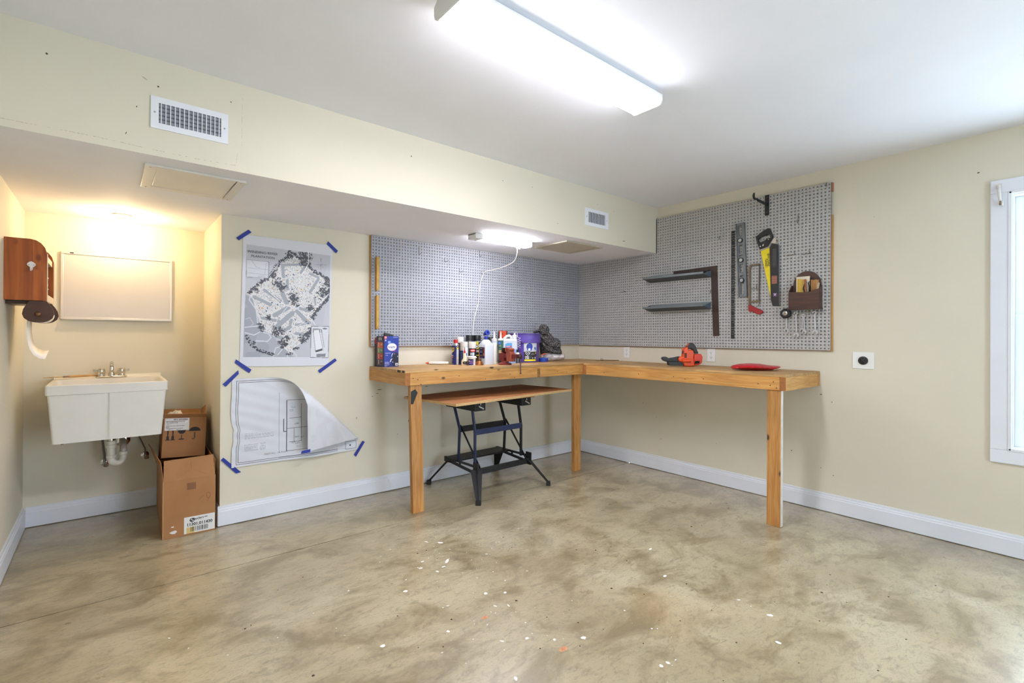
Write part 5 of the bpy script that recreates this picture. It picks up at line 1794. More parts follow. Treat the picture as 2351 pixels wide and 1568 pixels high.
# base frame with a ribbed step at the back
obj('front_rail', B(-FX, FX, -FY - .018, -FY + .004, ZS - .055, ZS - .01), bk, wk, bevel=.002)
for k in range(5):
    obj('step_slat', B(-FX - .02, FX + .01, FY - .145 + .034 * k, FY - .117 + .034 * k, ZS - .004, ZS + .012), bk, wk, bevel=.002)
for sx in (-1, 1):
    o = MB()
    pts_o = [(-FY - .02, ZS - .07), (-FY + .03, ZS - .075), (FY - .02, ZS - .035), (FY + .04, ZS - .02), (FY + .04, ZS + .012), (-FY + .02, ZS + .012), (-FY - .02, ZS + .03)]
    # side truss: outline with two openings, built from bars
    X0 = sx * FX
    o.bar((X0, -FY - .01, ZS - .05), (X0, FY + .03, ZS - .012), .010, .022)
    o.bar((X0, -FY - .02, ZS + .004), (X0, FY + .03, ZS + .004), .010, .018)
    o.box(X0 - .006, X0 + .006, -FY - .025, -FY + .035, ZS - .07, ZS + .035)
    o.bar((X0, .02, ZS - .035), (X0, .02, ZS + .005), .010, .016, (0, 1, 0))
    o.box(X0 - .006, X0 + .006, FY - .03, FY + .04, ZS - .03, ZS + .01)
    obj('side_truss', o, bk, wk, smooth=False, weld=False)
    # bent posts
    pm_ = bl_ if sx < 0 else bk
    ox = sx * .25
    for nm, yb, ym, yt in (('front_post', -.135, -.135, -.095), ('rear_post', .09, .075, .16)):
        b = MB().bar((ox, yb, ZS), (ox, ym, .50), .022, .014, (1, 0, 0)).bar((ox, ym, .495), (ox, yt, .69), .022, .014, (1, 0, 0))
        obj(nm, b, pm_, wk, bevel=.001)
    obj('diagonal_brace', MB().bar((ox + .018, .09, .52), (ox + .018, -.19, ZS - .03), .016, .006, (1, 0, 0)), bk, wk)
    obj('jaw_carrier', B(ox - .055, ox + .055, -.20, .20, .675, .742), bk, wk, bevel=.003)
    obj('lock_lever', MB().bar((ox - .02, -.206, .715), (ox + .03, -.206, .690), .010, .008, (0, 1, 0)).tube([(ox, -.206, .735), (ox, -.206, .72)], .004, 6), mat('bare_steel', (186, 184, 178), .4, .7), wk)
obj('front_stretcher', B(-.25, .25, -.145, -.137, .475, .52), bl_, wk, bevel=.001)
obj('rear_stretcher', B(-.25, .25, .078, .086, .465, .515), bk, wk, bevel=.001)
obj('front_jaw', B(-.34, .34, -.21, -.06, .742, .766), wood('jaw_wood', (168, 112, 62), (146, 92, 50), 'X'), wk, bevel=.002)
obj('rear_jaw', B(-.34, .34, .05, .19, .742, .766), wood('jaw_wood_rear', (168, 112, 62), (146, 92, 50), 'X'), wk, bevel=.002)

# plywood sheet lying on the stand
pr = thing('plywood_sheet', 'brown plywood sheet lying across the black work stand', 'plywood', (-1.505, -.405, .7665), R(8))
ply = wood('reddish_plywood', (182, 124, 76), (156, 100, 60), 'X', ring=.7)
obj('sheet', B(-.70, .70, -.31, .31, 0, .0185), ply, pr, bevel=.0008)
for k, c_ in enumerate(((214, 184, 130), (182, 142, 92), (218, 190, 138), (186, 146, 96), (214, 184, 130))):
    z_ = .0005 + k * .0035
    obj('ply_layer', MB().box(-.7012, .7012, -.3112, -.309, z_, z_ + .0034).box(-.7012, -.699, -.309, .309, z_, z_ + .0034).box(.699, .7012, -.309, .309, z_, z_ + .0034), mat('ply_edge_%d' % (k % 2), c_, .75, var=.1, scale=50), pr, smooth=False)
obj('screw_heads', MB().lathe([(.007, 0), (.006, .001), (0, .0012)], 10, Matrix.Translation((-.30, .06, .0185))).lathe([(.007, 0), (.006, .001), (0, .0012)], 10, Matrix.Translation((.42, .20, .0185))).lathe([(.006, 0), (.006, .001), (0, .0012)], 10, Matrix.Translation((.40, .08, .0185))), chrome, pr)

# ================================================================== THINGS ON THE BACK BENCH
VD = Vector((.638, .770, 0))                   # horizontal viewing direction, to step a round base behind its front edge
white_pl = mat('white_plastic', (220, 218, 214), .35)
black_pl = mat('black_plastic', (26, 27, 29), .35)
clear_white = mat('translucent_white_plastic', (200, 205, 214), .35, spec=.4)
red_pl = mat('red_plastic', (196, 30, 30), .35)
white_ink = mat('white_print', (236, 234, 230), .5)
tin = mat('tin_plate', (176, 176, 172), .3, .8)


def at(x, y, rz=VIEW, z=ZT):
    return dict(loc=(x, y, z), rz=rz)


def label_on(parent, r_, z1, c, a0, name='label'):
    return c.sheet(name, parent, around(r_, z1, a0), print_mat('printed_label', .35), smooth=True)


# blue trash-bag box
t = thing('bag_box', 'tall blue printed carton at the left end of the bench', 'carton', (-2.403, -.173, ZT), R(10))
bw_, bd, bh = .135, .102, .240
obj('carton', B(0, bw_, 0, bd, 0, bh), mat('navy_card', (36, 38, 78), .5), t, bevel=.0012)
c = Canvas(.139, bh, 110, 190, (40, 62, 150))
c.put(c.noise(.05, 1) > .5, (46, 70, 162), .5)
c.rect(0, .218, bw_, bh, (32, 40, 100), .6)
c.rect(0, 0, .026, .022, (198, 34, 44))
c.greek(.086, .006, .130, .014, 1, (226, 230, 240), seed=1)
c.ell(.075, .085, .046, .030, (226, 140, 150))
c.ell(.075, .084, .044, .029, (234, 236, 242))
c.ell(.050, .048, .018, .013, (44, 104, 196))
c.ell(.050, .048, .018, .013, (60, 126, 214), .5)
c.greek(.05, .095, .10, .106, 2, (150, 156, 180), seed=2)
c.rect(.092, .113, .106, .120, (186, 40, 90))
c.rect(.112, .117, .122, .121, (186, 40, 90))
c.greek(.010, .128, .062, .138, 2, (196, 204, 226), seed=3)
c.greek(.014, .146, .048, .154, 1, (196, 204, 226), seed=4)
c.poly([(.068, .175), (.076, .140), (.092, .128), (.122, .128), (.139, .140), (.139, .235), (.085, .235), (.066, .205), (.056, .200), (.066, .180), (.085, .172)], (30, 34, 62))
c.poly([(.070, .150), (.078, .136), (.088, .132), (.076, .150), (.072, .168)], (222, 226, 236))
c.poly([(.056, .198), (.064, .180), (.082, .174), (.070, .186), (.062, .204)], (222, 226, 236))
c.poly([(.098, .132), (.104, .136), (.098, .150)], (160, 166, 190))
c.ell(.082, .204, .007, .003, (170, 176, 200))
c.ell(.130, .160, .004, .005, (200, 206, 220))
c.greek(.008, .200, .050, .236, 5, (206, 212, 230), seed=6)
c.rect(.108, .212, .134, .232, (226, 226, 232))
c.rect(.113, .217, .129, .227, (120, 122, 140))
fr = c.sheet('front_print', t, lambda u, v: (u * bw_ / .139, -.0004, bh - v), print_mat('printed_label', .35))
lettering(fr, [('33', .012, bh - .011, .020, 0, .0006), ('20', .012, bh - .033, .015, 0, .0005), ('Great', .046, bh - .0425, .0085, 0, .0003), ('Value', .046, bh - .053, .0085, 0, .0003)], white_ink, y=-.0012)
lettering(fr, [('Strong Flex', .069, bh - .084, .0165, 0, .0003, .88)], mat('navy_ink', (40, 48, 110), .5), y=-.0012)
c = Canvas(.115, bh, 80, 170, (36, 38, 78))
c.rect(.035, .012, .075, .030, (206, 200, 182))
c.rect(.045, .014, .065, .028, (70, 66, 60))
c.greek(.02, .034, .095, .040, 1, (130, 130, 160), seed=8)
for k, q in enumerate(((196, 74, 44), (58, 118, 62), (176, 36, 40), (56, 36, 60))):
    v0 = .046 + .045 * k
    c.rect(.012, v0, .095, v0 + .043, (200, 120, 90) if k < 3 else (150, 110, 120))
    c.rect(.014, v0 + .0015, .055, v0 + .0415, q)
    c.rect(.057, v0 + .0015, .093, v0 + .0415, q)
    c.rect(.028, v0 + .008, .040, v0 + .038, (190, 176, 160))
    c.rect(.031, v0 + .004, .037, v0 + .010, (226, 220, 210))
    c.greek(.062, v0 + .010, .088, v0 + .026, 3, (222, 206, 190), seed=20 + k)
c.sheet('side_print', t, lambda u, v: (-.0004, bd - u * bd / .115, bh - v), print_mat('printed_label', .35))

t = thing('black_spool', 'black rounded thing peeking over the blue carton', 'spool', (-2.30, -.0365, ZT), 0)
obj('disc', MB().prism([(-.04, 0), (.035, 0), (.035, .245), (.03, .253), (.0, .262), (-.03, .266), (-.04, .266)], -.0085, .0085, 'Y'), black_pl, t, bevel=.004)
t = thing('red_bottle', 'red topped bottle half hidden left of the blue carton', 'bottle', (-2.404, -.046, ZT))
obj('body', MB().lathe([(.016, 0), (.016, .14), (.012, .17), (.010, .18)], 16), mat('dark_bottle', (46, 40, 40), .4), t)
obj('cap', MB().lathe([(.014, .18), (.016, .205), (.011, .226), (0, .228)], 16), red_pl, t)

# white caulk tube lying down with an orange tip
a = math.atan2(-.100, .146)
t = thing('squeeze_tube', 'white tube with an orange tip lying on the bench', 'tube', (-1.90, -.125, ZT), a)
MXr = Matrix.Translation((0, 0, .0142)) @ Matrix.Rotation(PI / 2, 4, 'Y')
obj('tube', MB().lathe([(.009, -.070), (.0135, -.062), (.014, .04), (.013, .075), (.011, .093), (.0105, .094)], 20, MXr), mat('white_tube', (234, 230, 220), .45), t)
obj('tip', MB().lathe([(.008, -.070), (.0075, -.082), (.004, -.094), (.001, -.099)], 14, MXr), mat('orange_plastic', (224, 88, 34), .4), t)


def spray_can(name, label, cat, x, y, r_, body_h, cap_h, body_m, cap_m, cap_r=None, lab=None, shoulder=.012, rz=VIEW):
    t = thing(name, label, cat, **at(x, y, rz))
    cr_ = cap_r or r_ * .97
    obj('body', MB().lathe([(r_ * .94, 0), (r_, .003), (r_, body_h - .004), (r_ * .96, body_h)], 28), body_m, t)
    obj('shoulder', MB().lathe([(r_ * .97, body_h - .001), (r_ * .9, body_h + shoulder * .6), (r_ * .6, body_h + shoulder)], 28), tin, t)
    obj('cap', MB().lathe([(cr_, body_h + .002), (cr_ * .98, body_h + cap_h - .003), (cr_ * .93, body_h + cap_h), (0, body_h + cap_h)], 28), cap_m, t)
    return t


# blue and yellow lubricant can
t = thing('lubricant_can', 'dark blue spray can with red cap and yellow shield label', 'spray can', **at(-1.763, -.200))
r_ = .0325
blue_can = mat('dark_blue_lacquer', (34, 38, 104), .35)
obj('body', MB().lathe([(r_ * .95, 0), (r_, .004), (r_, .158), (r_ * .95, .162)], 28), blue_can, t)
obj('shoulder', MB().lathe([(r_ * .93, .162), (r_ * .85, .170), (r_ * .62, .180), (r_ * .5, .184)], 28), tin, t)
obj('cap', MB().lathe([(.0165, .180), (.0165, .205), (.014, .206), (.0135, .213), (.0, .214)], 20).box(-.0165, -.009, -.008, .008, .2, .215).box(.009, .0165, -.008, .008, .2, .215), red_pl, t)
c = Canvas(.078, .158, 84, 160, (34, 38, 104))
c.poly([(.002, .012), (.030, .012), (.030, .040), (.006, .058), (.002, .052)], (240, 216, 30))
c.rect(.006, .018, .026, .036, (36, 36, 80))
c.ell(.062, .014, .011, .012, (240, 216, 30))
c.rect(.054, .008, .070, .016, (36, 36, 80))
c.rect(.052, .028, .072, .155, (206, 206, 206))
c.rect(.052, .096, .072, .102, (226, 206, 70))
c.greek(.054, .034, .070, .094, 12, (130, 132, 150), seed=3)
c.greek(.054, .106, .070, .150, 9, (130, 132, 150), seed=4)
c.rect(.002, .076, .022, .084, (224, 190, 190))
c.rect(.002, .087, .020, .092, (196, 70, 50))
c.rect(.004, .094, .022, .098, (206, 150, 110))
c.ell(.010, .118, .008, .014, (110, 116, 150), .6)
c.greek(.004, .146, .03, .154, 1, (190, 196, 220), seed=5)
lb = label_on(t, r_, .158, c, -1.25)
lettering(lb, [('WD', -.0262, .158 - .0225, .0085, 0, .0004), ('40', -.0262, .158 - .0305, .0085, 0, .0004)], mat('yellow_print', (240, 216, 30), .5), wrap=r_, y=-.001)

spray_can('spray_can', 'spray can with a tall white cap behind the blue lubricant can', 'spray can', -1.667, -.12, .033, .186, .050, mat('dark_red_black_lacquer', (66, 30, 34), .4), white_pl)
t = spray_can('spray_can', 'grey spray can with a clear cap behind the glue bottle', 'spray can', -1.712, -.250, .034, .152, .044, mat('pale_grey_lacquer', (196, 194, 190), .4), mat('clear_grey_cap', (206, 202, 196), .3))
c = Canvas(.09, .150, 60, 90, (206, 204, 200))
c.rect(.0, .028, .04, .150, (36, 58, 104))
c.rect(.052, .0, .09, .15, (222, 228, 236))
c.greek(.004, .012, .036, .026, 2, (70, 70, 74), seed=2)
c.greek(.006, .04, .034, .12, 8, (70, 110, 170), seed=3)
c.rect(.056, .05, .066, .074, (70, 150, 220))
c.rect(.068, .05, .078, .074, (34, 80, 170))
label_on(t, .034, .151, c, -1.3)
t = spray_can('spray_can', 'black spray paint can with a wide white cap and red oval label', 'spray can', -1.640, -.268, .034, .140, .056, mat('black_lacquer', (28, 28, 32), .35), mat('warm_white_cap', (208, 202, 192), .4))
c = Canvas(.094, .138, 70, 100, (28, 28, 32))
c.rect(0, 0, .02, .138, (150, 146, 140))
c.ell(.058, .018, .025, .012, (206, 36, 44))
c.rect(.042, .014, .074, .022, (236, 200, 200))
c.rect(.036, .036, .050, .060, (206, 206, 206))
c.rect(.052, .034, .072, .062, (190, 206, 232))
c.greek(.036, .075, .076, .11, 5, (150, 150, 156), seed=8)
label_on(t, .034, .139, c, -1.45)
spray_can('spray_can', 'spray can with a black cap directly under the hanging lamp cord', 'spray can', -1.561, -.115, .036, .200, .053, mat('black_lacquer', (28, 28, 32), .35), black_pl)
t = spray_can('spray_can', 'black capped spray can with a yellow ring label beside the oil can', 'spray can', -1.487, -.125, .036, .200, .053, mat('black_lacquer', (28, 28, 32), .35), black_pl)
c = Canvas(.10, .196, 70, 130, (30, 30, 32))
c.rect(0, 0, .1, .008, (150, 150, 150))
c.ell(.05, .014, .016, .012, (232, 210, 60))
c.ell(.052, .046, .022, .022, (232, 214, 80))
c.ell(.052, .046, .015, .015, (60, 60, 70))
c.ell(.052, .046, .009, .009, (200, 204, 220))
c.rect(.03, .078, .076, .096, (206, 200, 190))
for k in range(4):
    c.rect(.036 + .011 * k, .08, .040 + .011 * k, .094, (36, 36, 38))
c.rect(.03, .12, .075, .128, (226, 206, 50))
c.greek(.03, .14, .075, .185, 6, (110, 110, 110), seed=9)
label_on(t, .036, .198, c, -1.4)
spray_can('spray_can', 'low black capped can behind the white caulk tubes', 'spray can', -1.305, -.085, .036, .185, .052, mat('grey_lacquer', (120, 120, 124), .4), black_pl)

# glue bottle
t = thing('glue_bottle', 'cream glue bottle with a red pointed tip', 'glue bottle', **at(-1.752, -.320))
cream_pl = mat('cream_plastic', (226, 212, 178), .4)
obj('body', MB().lathe([(.027, 0), (.029, .004), (.029, .028), (.025, .043), (.014, .058), (.012, .10), (.0105, .104)], 24, sy=.7), cream_pl, t)
obj('tip', MB().lathe([(.0095, .103), (.009, .112), (.005, .122), (.0028, .138), (.002, .139)], 14), red_pl, t)
obj('tip_cap', MB().lathe([(.0026, .137), (.0024, .152), (.001, .154)], 10), mat('brown_cap', (92, 58, 52), .5), t)
c = Canvas(.05, .030, 40, 26, (226, 212, 178))
c.poly([(.006, .008), (.02, 0), (.05, 0), (.05, .028), (.03, .026), (.012, .022)], (36, 32, 34))
c.poly([(.008, .020), (.012, .022), (.03, .026), (.05, .028), (.05, .030), (.02, .026)], (206, 44, 40))
c.ell(.026, .012, .003, .003, (206, 206, 206))
c.sheet('label', t, lambda u, v: (.0293 * np.sin(-.8 + u / .029), -.0293 * .7 * np.cos(-.8 + u / .029) - .0006, .034 - v), print_mat('printed_label', .35), smooth=True)

# small white tub
t = thing('filler_tub', 'small white tub with a navy label at the bench front', 'tub', **at(-1.720, -.376))
obj('tub', MB().lathe([(.029, 0), (.031, .002), (.034, .060)], 28), white_pl, t)
obj('lid', MB().lathe([(.0355, .058), (.037, .060), (.037, .074), (.035, .078), (.032, .076), (0, .076)], 28), white_pl, t)
obj('pull_tab', B(.028, .044, -.022, -.012, .062, .072), white_pl, t, bevel=.002)
c = Canvas(.056, .050, 60, 54, (40, 38, 118))
c.rect(0, 0, .056, .010, (30, 28, 70))
c.ell(.008, .006, .003, .003, (190, 196, 230))
c.poly([(.010, .014), (.026, .012), (.028, .022), (.012, .018)], (226, 220, 230))
c.rect(.004, .024, .014, .028, (180, 110, 150))
c.ell(.026, .034, .004, .003, (206, 220, 240))
for k in range(3):
    c.rect(.033, .012 + .011 * k, .052, .018 + .011 * k, ((120, 80, 170), (150, 60, 150), (150, 90, 190))[k])
c.greek(.03, .022, .052, .027, 1, (190, 196, 230), seed=1)
lb = c.sheet('label', t, lambda u, v: ((.0316 + .0024 * (.054 - v) / .05) * np.sin(-1.15 + u / .033), -(.0316 + .0024 * (.054 - v) / .05) * np.cos(-1.15 + u / .033), .055 - v), print_mat('printed_label', .35), smooth=True)

# copper oil can
t = thing('oil_can', 'copper pump oil can with a thin spout', 'oil can', **at(-1.637, -.366))
cop = mat('aged_copper', (176, 112, 66), .32, .85, var=.25, scale=25)
obj('base', MB().lathe([(.038, 0), (.039, .003), (.036, .008), (.026, .028), (.020, .036), (.0175, .039)], 32), cop, t)
obj('collar', MB().lathe([(.0175, .037), (.022, .039), (.022, .046), (.019, .047), (.018, .052), (.008, .053)], 24), mat('dark_copper', (110, 72, 48), .4, .8, var=.2, scale=30), t)
obj('spout', MB().tube([(0, 0, .05), (0, 0, .08), (-.001, 0, .12), (-.001, 0, .148)], [.0046, .0036, .0028, .0018], 10), cop, t)

# large white bottle, label towards the alcove
t = thing('white_jug', 'large square white bottle with a blue cap and dark label', 'bottle', (-1.530, -.320, ZT), R(-86))
b = MB()
rbox(b, -.049, .049, -.049, .049, 0, .166, .016, [(.004, .178), (.014, .188), (.030, .200), (.036, .205)])
obj('body', b, clear_white, t)
obj('dome', MB().lathe([(.050, .165), (.047, .185), (.036, .203), (.022, .214), (.016, .216)], 28), clear_white, t)
obj('cap', MB().lathe([(.0165, .212), (.0175, .214), (.0175, .243), (.016, .245), (0, .245)], 20), mat('royal_blue_plastic', (36, 54, 146), .35), t)
c = Canvas(.078, .095, 70, 84, (34, 38, 88))
c.poly([(0, 0), (.03, 0), (.012, .03), (0, .028)], (40, 96, 60))
c.rect(.056, .0, .074, .078, (126, 54, 48))
c.rect(.058, .052, .072, .074, (204, 106, 74))
c.greek(.020, .008, .046, .018, 1, (214, 216, 206), seed=1)
c.greek(.016, .028, .048, .050, 2, (206, 206, 206), seed=2)
c.greek(.014, .064, .050, .078, 2, (206, 180, 60), seed=3)
c.greek(.02, .084, .070, .090, 1, (190, 190, 200), seed=4)
c.sheet('label', t, lambda u, v: (-.039 + u, -.0495, .150 - v), print_mat('printed_label', .35))

# spray bottle behind with a blue nozzle
t = thing('spray_bottle', 'bottle with a round blue hose nozzle behind the large white bottle', 'bottle', **at(-1.418, -.165))
obj('body', MB().lathe([(.036, 0), (.038, .004), (.038, .17), (.030, .20), (.014, .225), (.013, .245)], 24), white_pl, t)
obj('neck', MB().tube([(0, 0, .235), (-.006, 0, .262), (-.016, 0, .280)], [.012, .011, .017], 12), white_pl, t)
obj('nozzle', MB().lathe([(.019, -.022), (.022, -.014), (.022, .010), (.024, .012), (.024, .022), (.017, .024), (.009, .024), (.008, .008), (0, .008)], 24, Matrix.Translation((.004, -.006, .272)) @ Matrix.Rotation(R(70), 4, 'X') @ Matrix.Rotation(R(35), 4, 'Y')), mat('royal_blue_plastic', (36, 54, 146), .35), t)

# caulk cartridges
for x, y, lab, base in ((-1.432, -.308, 'white caulk cartridge with a long nozzle beside the large white bottle', 0), (-1.386, -.342, 'green labelled caulk cartridge with a long white nozzle', 1)):
    t = thing('caulk_cartridge', lab, 'cartridge', group='upright caulk cartridges', **at(x, y))
    obj('tube', MB().lathe([(.0235, 0), (.0235, .213)], 24), mat('ivory_card_tube', (226, 222, 208), .5), t)
    obj('end_cap', MB().lathe([(.0255, .209), (.0255, .222), (.012, .226), (.0105, .228)], 24), white_pl, t)
    obj('nozzle', MB().lathe([(.0105, .225), (.009, .228), (.004, .282), (.0025, .288), (0, .289)], 16), white_pl, t)
    if base:
        c = Canvas(.075, .200, 60, 140, (44, 92, 84))
        c.rect(.008, .010, .034, .034, (52, 96, 190))
        c.rect(.014, .018, .028, .025, (120, 170, 230))
        c.greek(.014, .040, .036, .056, 2, (206, 190, 110), seed=1)
        c.rect(.012, .084, .044, .108, (206, 184, 130))
        c.greek(.014, .088, .042, .104, 2, (126, 84, 50), seed=2)
        c.greek(.012, .068, .05, .076, 1, (190, 214, 206), seed=3)
        c.greek(.012, .12, .05, .17, 6, (120, 160, 150), seed=4)
        c.rect(.054, 0, .056, .2, (120, 170, 160))
        c.rect(0, .17, .075, .2, (36, 60, 56))
        label_on(t, .0235, .207, c, -1.35)
    else:
        c = Canvas(.075, .200, 60, 140, (228, 226, 216))
        c.rect(.006, .006, .060, .018, (206, 210, 226))
        c.greek(.008, .008, .058, .016, 1, (60, 76, 160), seed=5)
        c.greek(.054, .05, .062, .19, 20, (150, 150, 156), seed=6)
        label_on(t, .0235, .207, c, -1.35)

# washer fluid jug
t = thing('fluid_jug', 'white jug with handle half full of blue fluid', 'jug', **at(-1.215, -.262))
b = MB()
rbox(b, -.070, .070, -.042, .042, .127, .205, .02, [(.012, .216), (.034, .224)])
obj('upper_body', b, clear_white, t)
b = MB()
rbox(b, -.070, .070, -.042, .042, 0, .127, .02)
obj('fluid_body', b, mat('blue_fluid_plastic', (140, 178, 222), .3), t)
obj('handle', MB().tube([(-.058, 0, .170), (-.062, 0, .195), (-.050, 0, .226), (-.028, 0, .246), (-.004, 0, .250), (.010, 0, .238), (.016, 0, .222)], [.014, .0135, .0125, .012, .012, .0125, .014], 12), white_pl, t)
obj('neck', MB().lathe([(.026, .214), (.023, .222), (.022, .234)], 24, Matrix.Translation((.041, 0, 0))), clear_white, t)
obj('cap', MB().lathe([(.0235, .231), (.0235, .253), (.020, .255), (.010, .257), (.0035, .274), (.001, .276)], 24, Matrix.Translation((.041, 0, 0))), white_pl, t)
c = Canvas(.062, .050, 60, 50, (90, 160, 214))
c.put(c.V > .02 + .01 * np.sin(c.U * 60), (66, 136, 200), .6)
c.poly([(0, .008), (.02, .0), (0, 0)], (226, 230, 236))
c.rect(.008, .026, .056, .038, (210, 90, 90))
c.greek(.010, .027, .056, .037, 1, (230, 232, 240), seed=4)
c.greek(.006, .041, .058, .048, 2, (30, 60, 120), seed=5)
c.sheet('label', t, flat(-.042, .184, -.0424), print_mat('printed_label', .35))
hx = MB()
sp_ = [(.030, 0, .262)] + [(.041 + .022 * math.sin(k), -.004, .262 + .022 * math.sin(k * .9 + .3)) for k in np.linspace(.3, 2.6, 8)]
hel = [(.041 + .016, -.002, .258), (.045, -.006, .276), (.056, -.008, .285), (.066, -.010, .276), (.069, -.012, .255), (.070, -.03, .240)]
for k in range(64):
    a = k / 64 * 4.6 * 2 * PI
    hel.append((.083 + .013 * math.cos(a + PI), -.046 + .013 * math.sin(a), .238 - .098 * k / 64))
obj('coiled_hose', MB().tube(hel, .0017, 6), white_pl, t)

# orange case behind
t = thing('orange_case', 'orange and black tool case showing above the white jug', 'case', **at(-1.137, -.066))
obj('lower_body', B(-.046, .040, -.02, .02, 0, .225), black_pl, t, bevel=.004)
obj('upper_body', B(-.040, .032, -.019, .019, .225, .297), mat('orange_plastic_case', (206, 70, 26), .45, var=.08, scale=20), t, bevel=.005)
obj('side_cheeks', MB().box(-.047, -.040, -.019, .019, .225, .292).box(.032, .040, -.019, .019, .225, .294), black_pl, t, bevel=.002)
obj('knob', MB().lathe([(.005, 0), (.005, .004)], 10, Matrix.Translation((-.008, -.019, .268)) @ MX), black_pl, t)

# red bench vise at the bench edge, screw towards the room
t = thing('bench_vise', 'small dark red bench vise with a hanging lever', 'vise', (-1.415, -.440, ZT))
vr = mat('worn_red_enamel', (112, 34, 30), .4, .1, var=.3, scale=14)
vr2 = mat('worn_orange_red_enamel', (150, 70, 48), .45, .2, var=.3, scale=18)
dk = mat('dark_greasy_steel', (66, 48, 42), .4, .5, var=.3, scale=20)
obj('swivel_base', MB().lathe([(.058, 0), (.058, .010), (.050, .016), (.034, .020), (.032, .034)], 28), vr, t)
obj('rear_body', MB().prism([(.055, .030), (.060, .085), (.050, .100), (.020, .100), (.016, .142), (.0, .142), (-.004, .10), (-.010, .034)], -.026, .026, 'X'), vr, t, bevel=.004)
obj('slide', B(-.017, .017, -.165, .05, .060, .094), vr, t, bevel=.003)
obj('rear_jaw', B(-.036, .036, -.006, .008, .108, .146), dk, t, bevel=.002)
obj('front_body', MB().prism([(-.040, .142), (-.046, .146), (-.092, .142), (-.098, .128), (-.088, .120), (-.110, .092), (-.110, .030), (-.050, .030), (-.046, .10)], -.027, .027, 'X'), vr2, t, bevel=.004)
obj('front_jaw', B(-.036, .036, -.052, -.040, .112, .146), vr2, t, bevel=.002)
obj('screw', MB().tube([(0, -.10, .074), (0, -.205, .074)], .008, 12), dk, t)
obj('screw_head', MB().lathe([(.012, 0), (.017, .004), (.017, .022), (.012, .026)], 18, Matrix.Translation((0, -.188, .074)) @ MX), dk, t)
obj('lever', MB().tube([(.002, -.203, .098), (.004, -.203, -.060)], .0048, 10).ball((.002, -.203, .101), .008).ball((.004, -.203, -.062), .008), mat('worn_steel_rod', (96, 84, 78), .35, .7), t)

# little black bottle
t = thing('marker_bottle', 'slim black bottle with white shoulder in front of the bucket', 'bottle', **at(-1.208, -.364))
obj('body', MB().lathe([(.0165, 0), (.017, .002), (.017, .086), (.0155, .096), (.011, .100)], 20), white_pl, t)
obj('cap', MB().lathe([(.0115, .099), (.0115, .124), (.010, .126), (0, .126)], 18), black_pl, t)
c = Canvas(.052, .080, 44, 66, (34, 34, 38))
c.rect(0, 0, .004, .08, (214, 206, 190))
c.rect(.012, .008, .030, .014, (170, 50, 90))
c.rect(.006, .018, .036, .022, (222, 206, 40))
c.rect(.006, .026, .036, .031, (222, 206, 40))
c.greek(.006, .036, .036, .07, 6, (110, 110, 118), seed=3)
c.rect(.024, 0, .026, .08, (160, 170, 190))
label_on(t, .017, .084, c, -1.3)

# purple bucket
t = thing('bucket', 'purple plastic pail with a black and yellow label', 'bucket', **at(-.965, -.190))
pu = mat('purple_plastic', (92, 70, 156), .35, var=.03, scale=6)
obj('pail', MB().lathe([(.122, 0), (.126, .004), (.137, .185), (.149, .186), (.150, .213), (.145, .215), (.1455, .262), (.152, .264), (.152, .271), (.147, .272), (.143, .266), (.132, .18), (.118, .006), (0, .006)], 56), pu, t)
obj('bail_ear', MB().lathe([(.012, 0), (.012, .008), (.006, .010)], 14, Matrix.Translation((-.060, -.118, .200)) @ Matrix.Rotation(PI / 2, 4, 'X') @ Matrix.Rotation(R(-28), 4, 'Y')), pu, t)
obj('wire_bail', MB().tube([(.1545 * math.sin(a), -.1545 * math.cos(a), .20 - .028 * math.sin((a + .45) * PI / 1.9) ** 2) for a in np.linspace(-.45, -.2, 6)], .002, 6), wire, t)
c = Canvas(.132, .168, 130, 166, (34, 34, 40))
c.rect(0, 0, .132, .080, (208, 210, 220))
c.put((c.noise(.03, 3) > .6) & (c.V < .08), (184, 188, 200), .6)
c.ell(.053, .034, .030, .034, (36, 62, 170))
c.ell(.053, .060, .024, .018, (44, 76, 186))
c.ell(.034, .030, .008, .018, (28, 40, 110))
c.poly([(.042, .05), (.060, .05), (.064, .074), (.038, .074)], (230, 232, 240))
c.ell(.116, .052, .011, .016, (70, 140, 206))
c.ell(.105, .046, .005, .008, (34, 44, 70))
c.poly([(.012, .072), (.062, .066), (.062, .10), (.036, .122), (.010, .10)], (28, 28, 34))
c.line([(.014, .076), (.058, .070), (.056, .096), (.036, .116), (.016, .098), (.014, .076)], .004, (220, 222, 226))
for a in ((.024, .082, .034, .100), (.040, .078, .050, .098)):
    c.line([(a[0], a[1]), (a[2], a[3])], .005, (226, 228, 232))
c.poly([(.066, .112), (.076, .092), (.104, .090), (.112, .112)], (96, 96, 100))
c.ell(.122, .094, .006, .008, (200, 196, 60))
c.rect(.012, .122, .048, .132, (200, 200, 204))
c.rect(.012, .135, .050, .148, (206, 206, 210))
c.rect(.018, .139, .03, .144, (60, 60, 64))
c.rect(.056, .128, .074, .146, (66, 66, 72))
c.rect(.084, .132, .092, .148, (190, 190, 194))
c.rect(.112, .130, .126, .148, (206, 210, 226))
c.rect(.004, .153, .128, .168, (236, 226, 30))
rr = lambda v: .1275 + .0095 * (.178 - v) / .178 + .0006
lb = c.sheet('label', t, lambda u, v: (rr(v) * np.sin(-.12 + u / .133), -rr(v) * np.cos(-.12 + u / .133), .182 - v), print_mat('printed_label', .35), smooth=True)

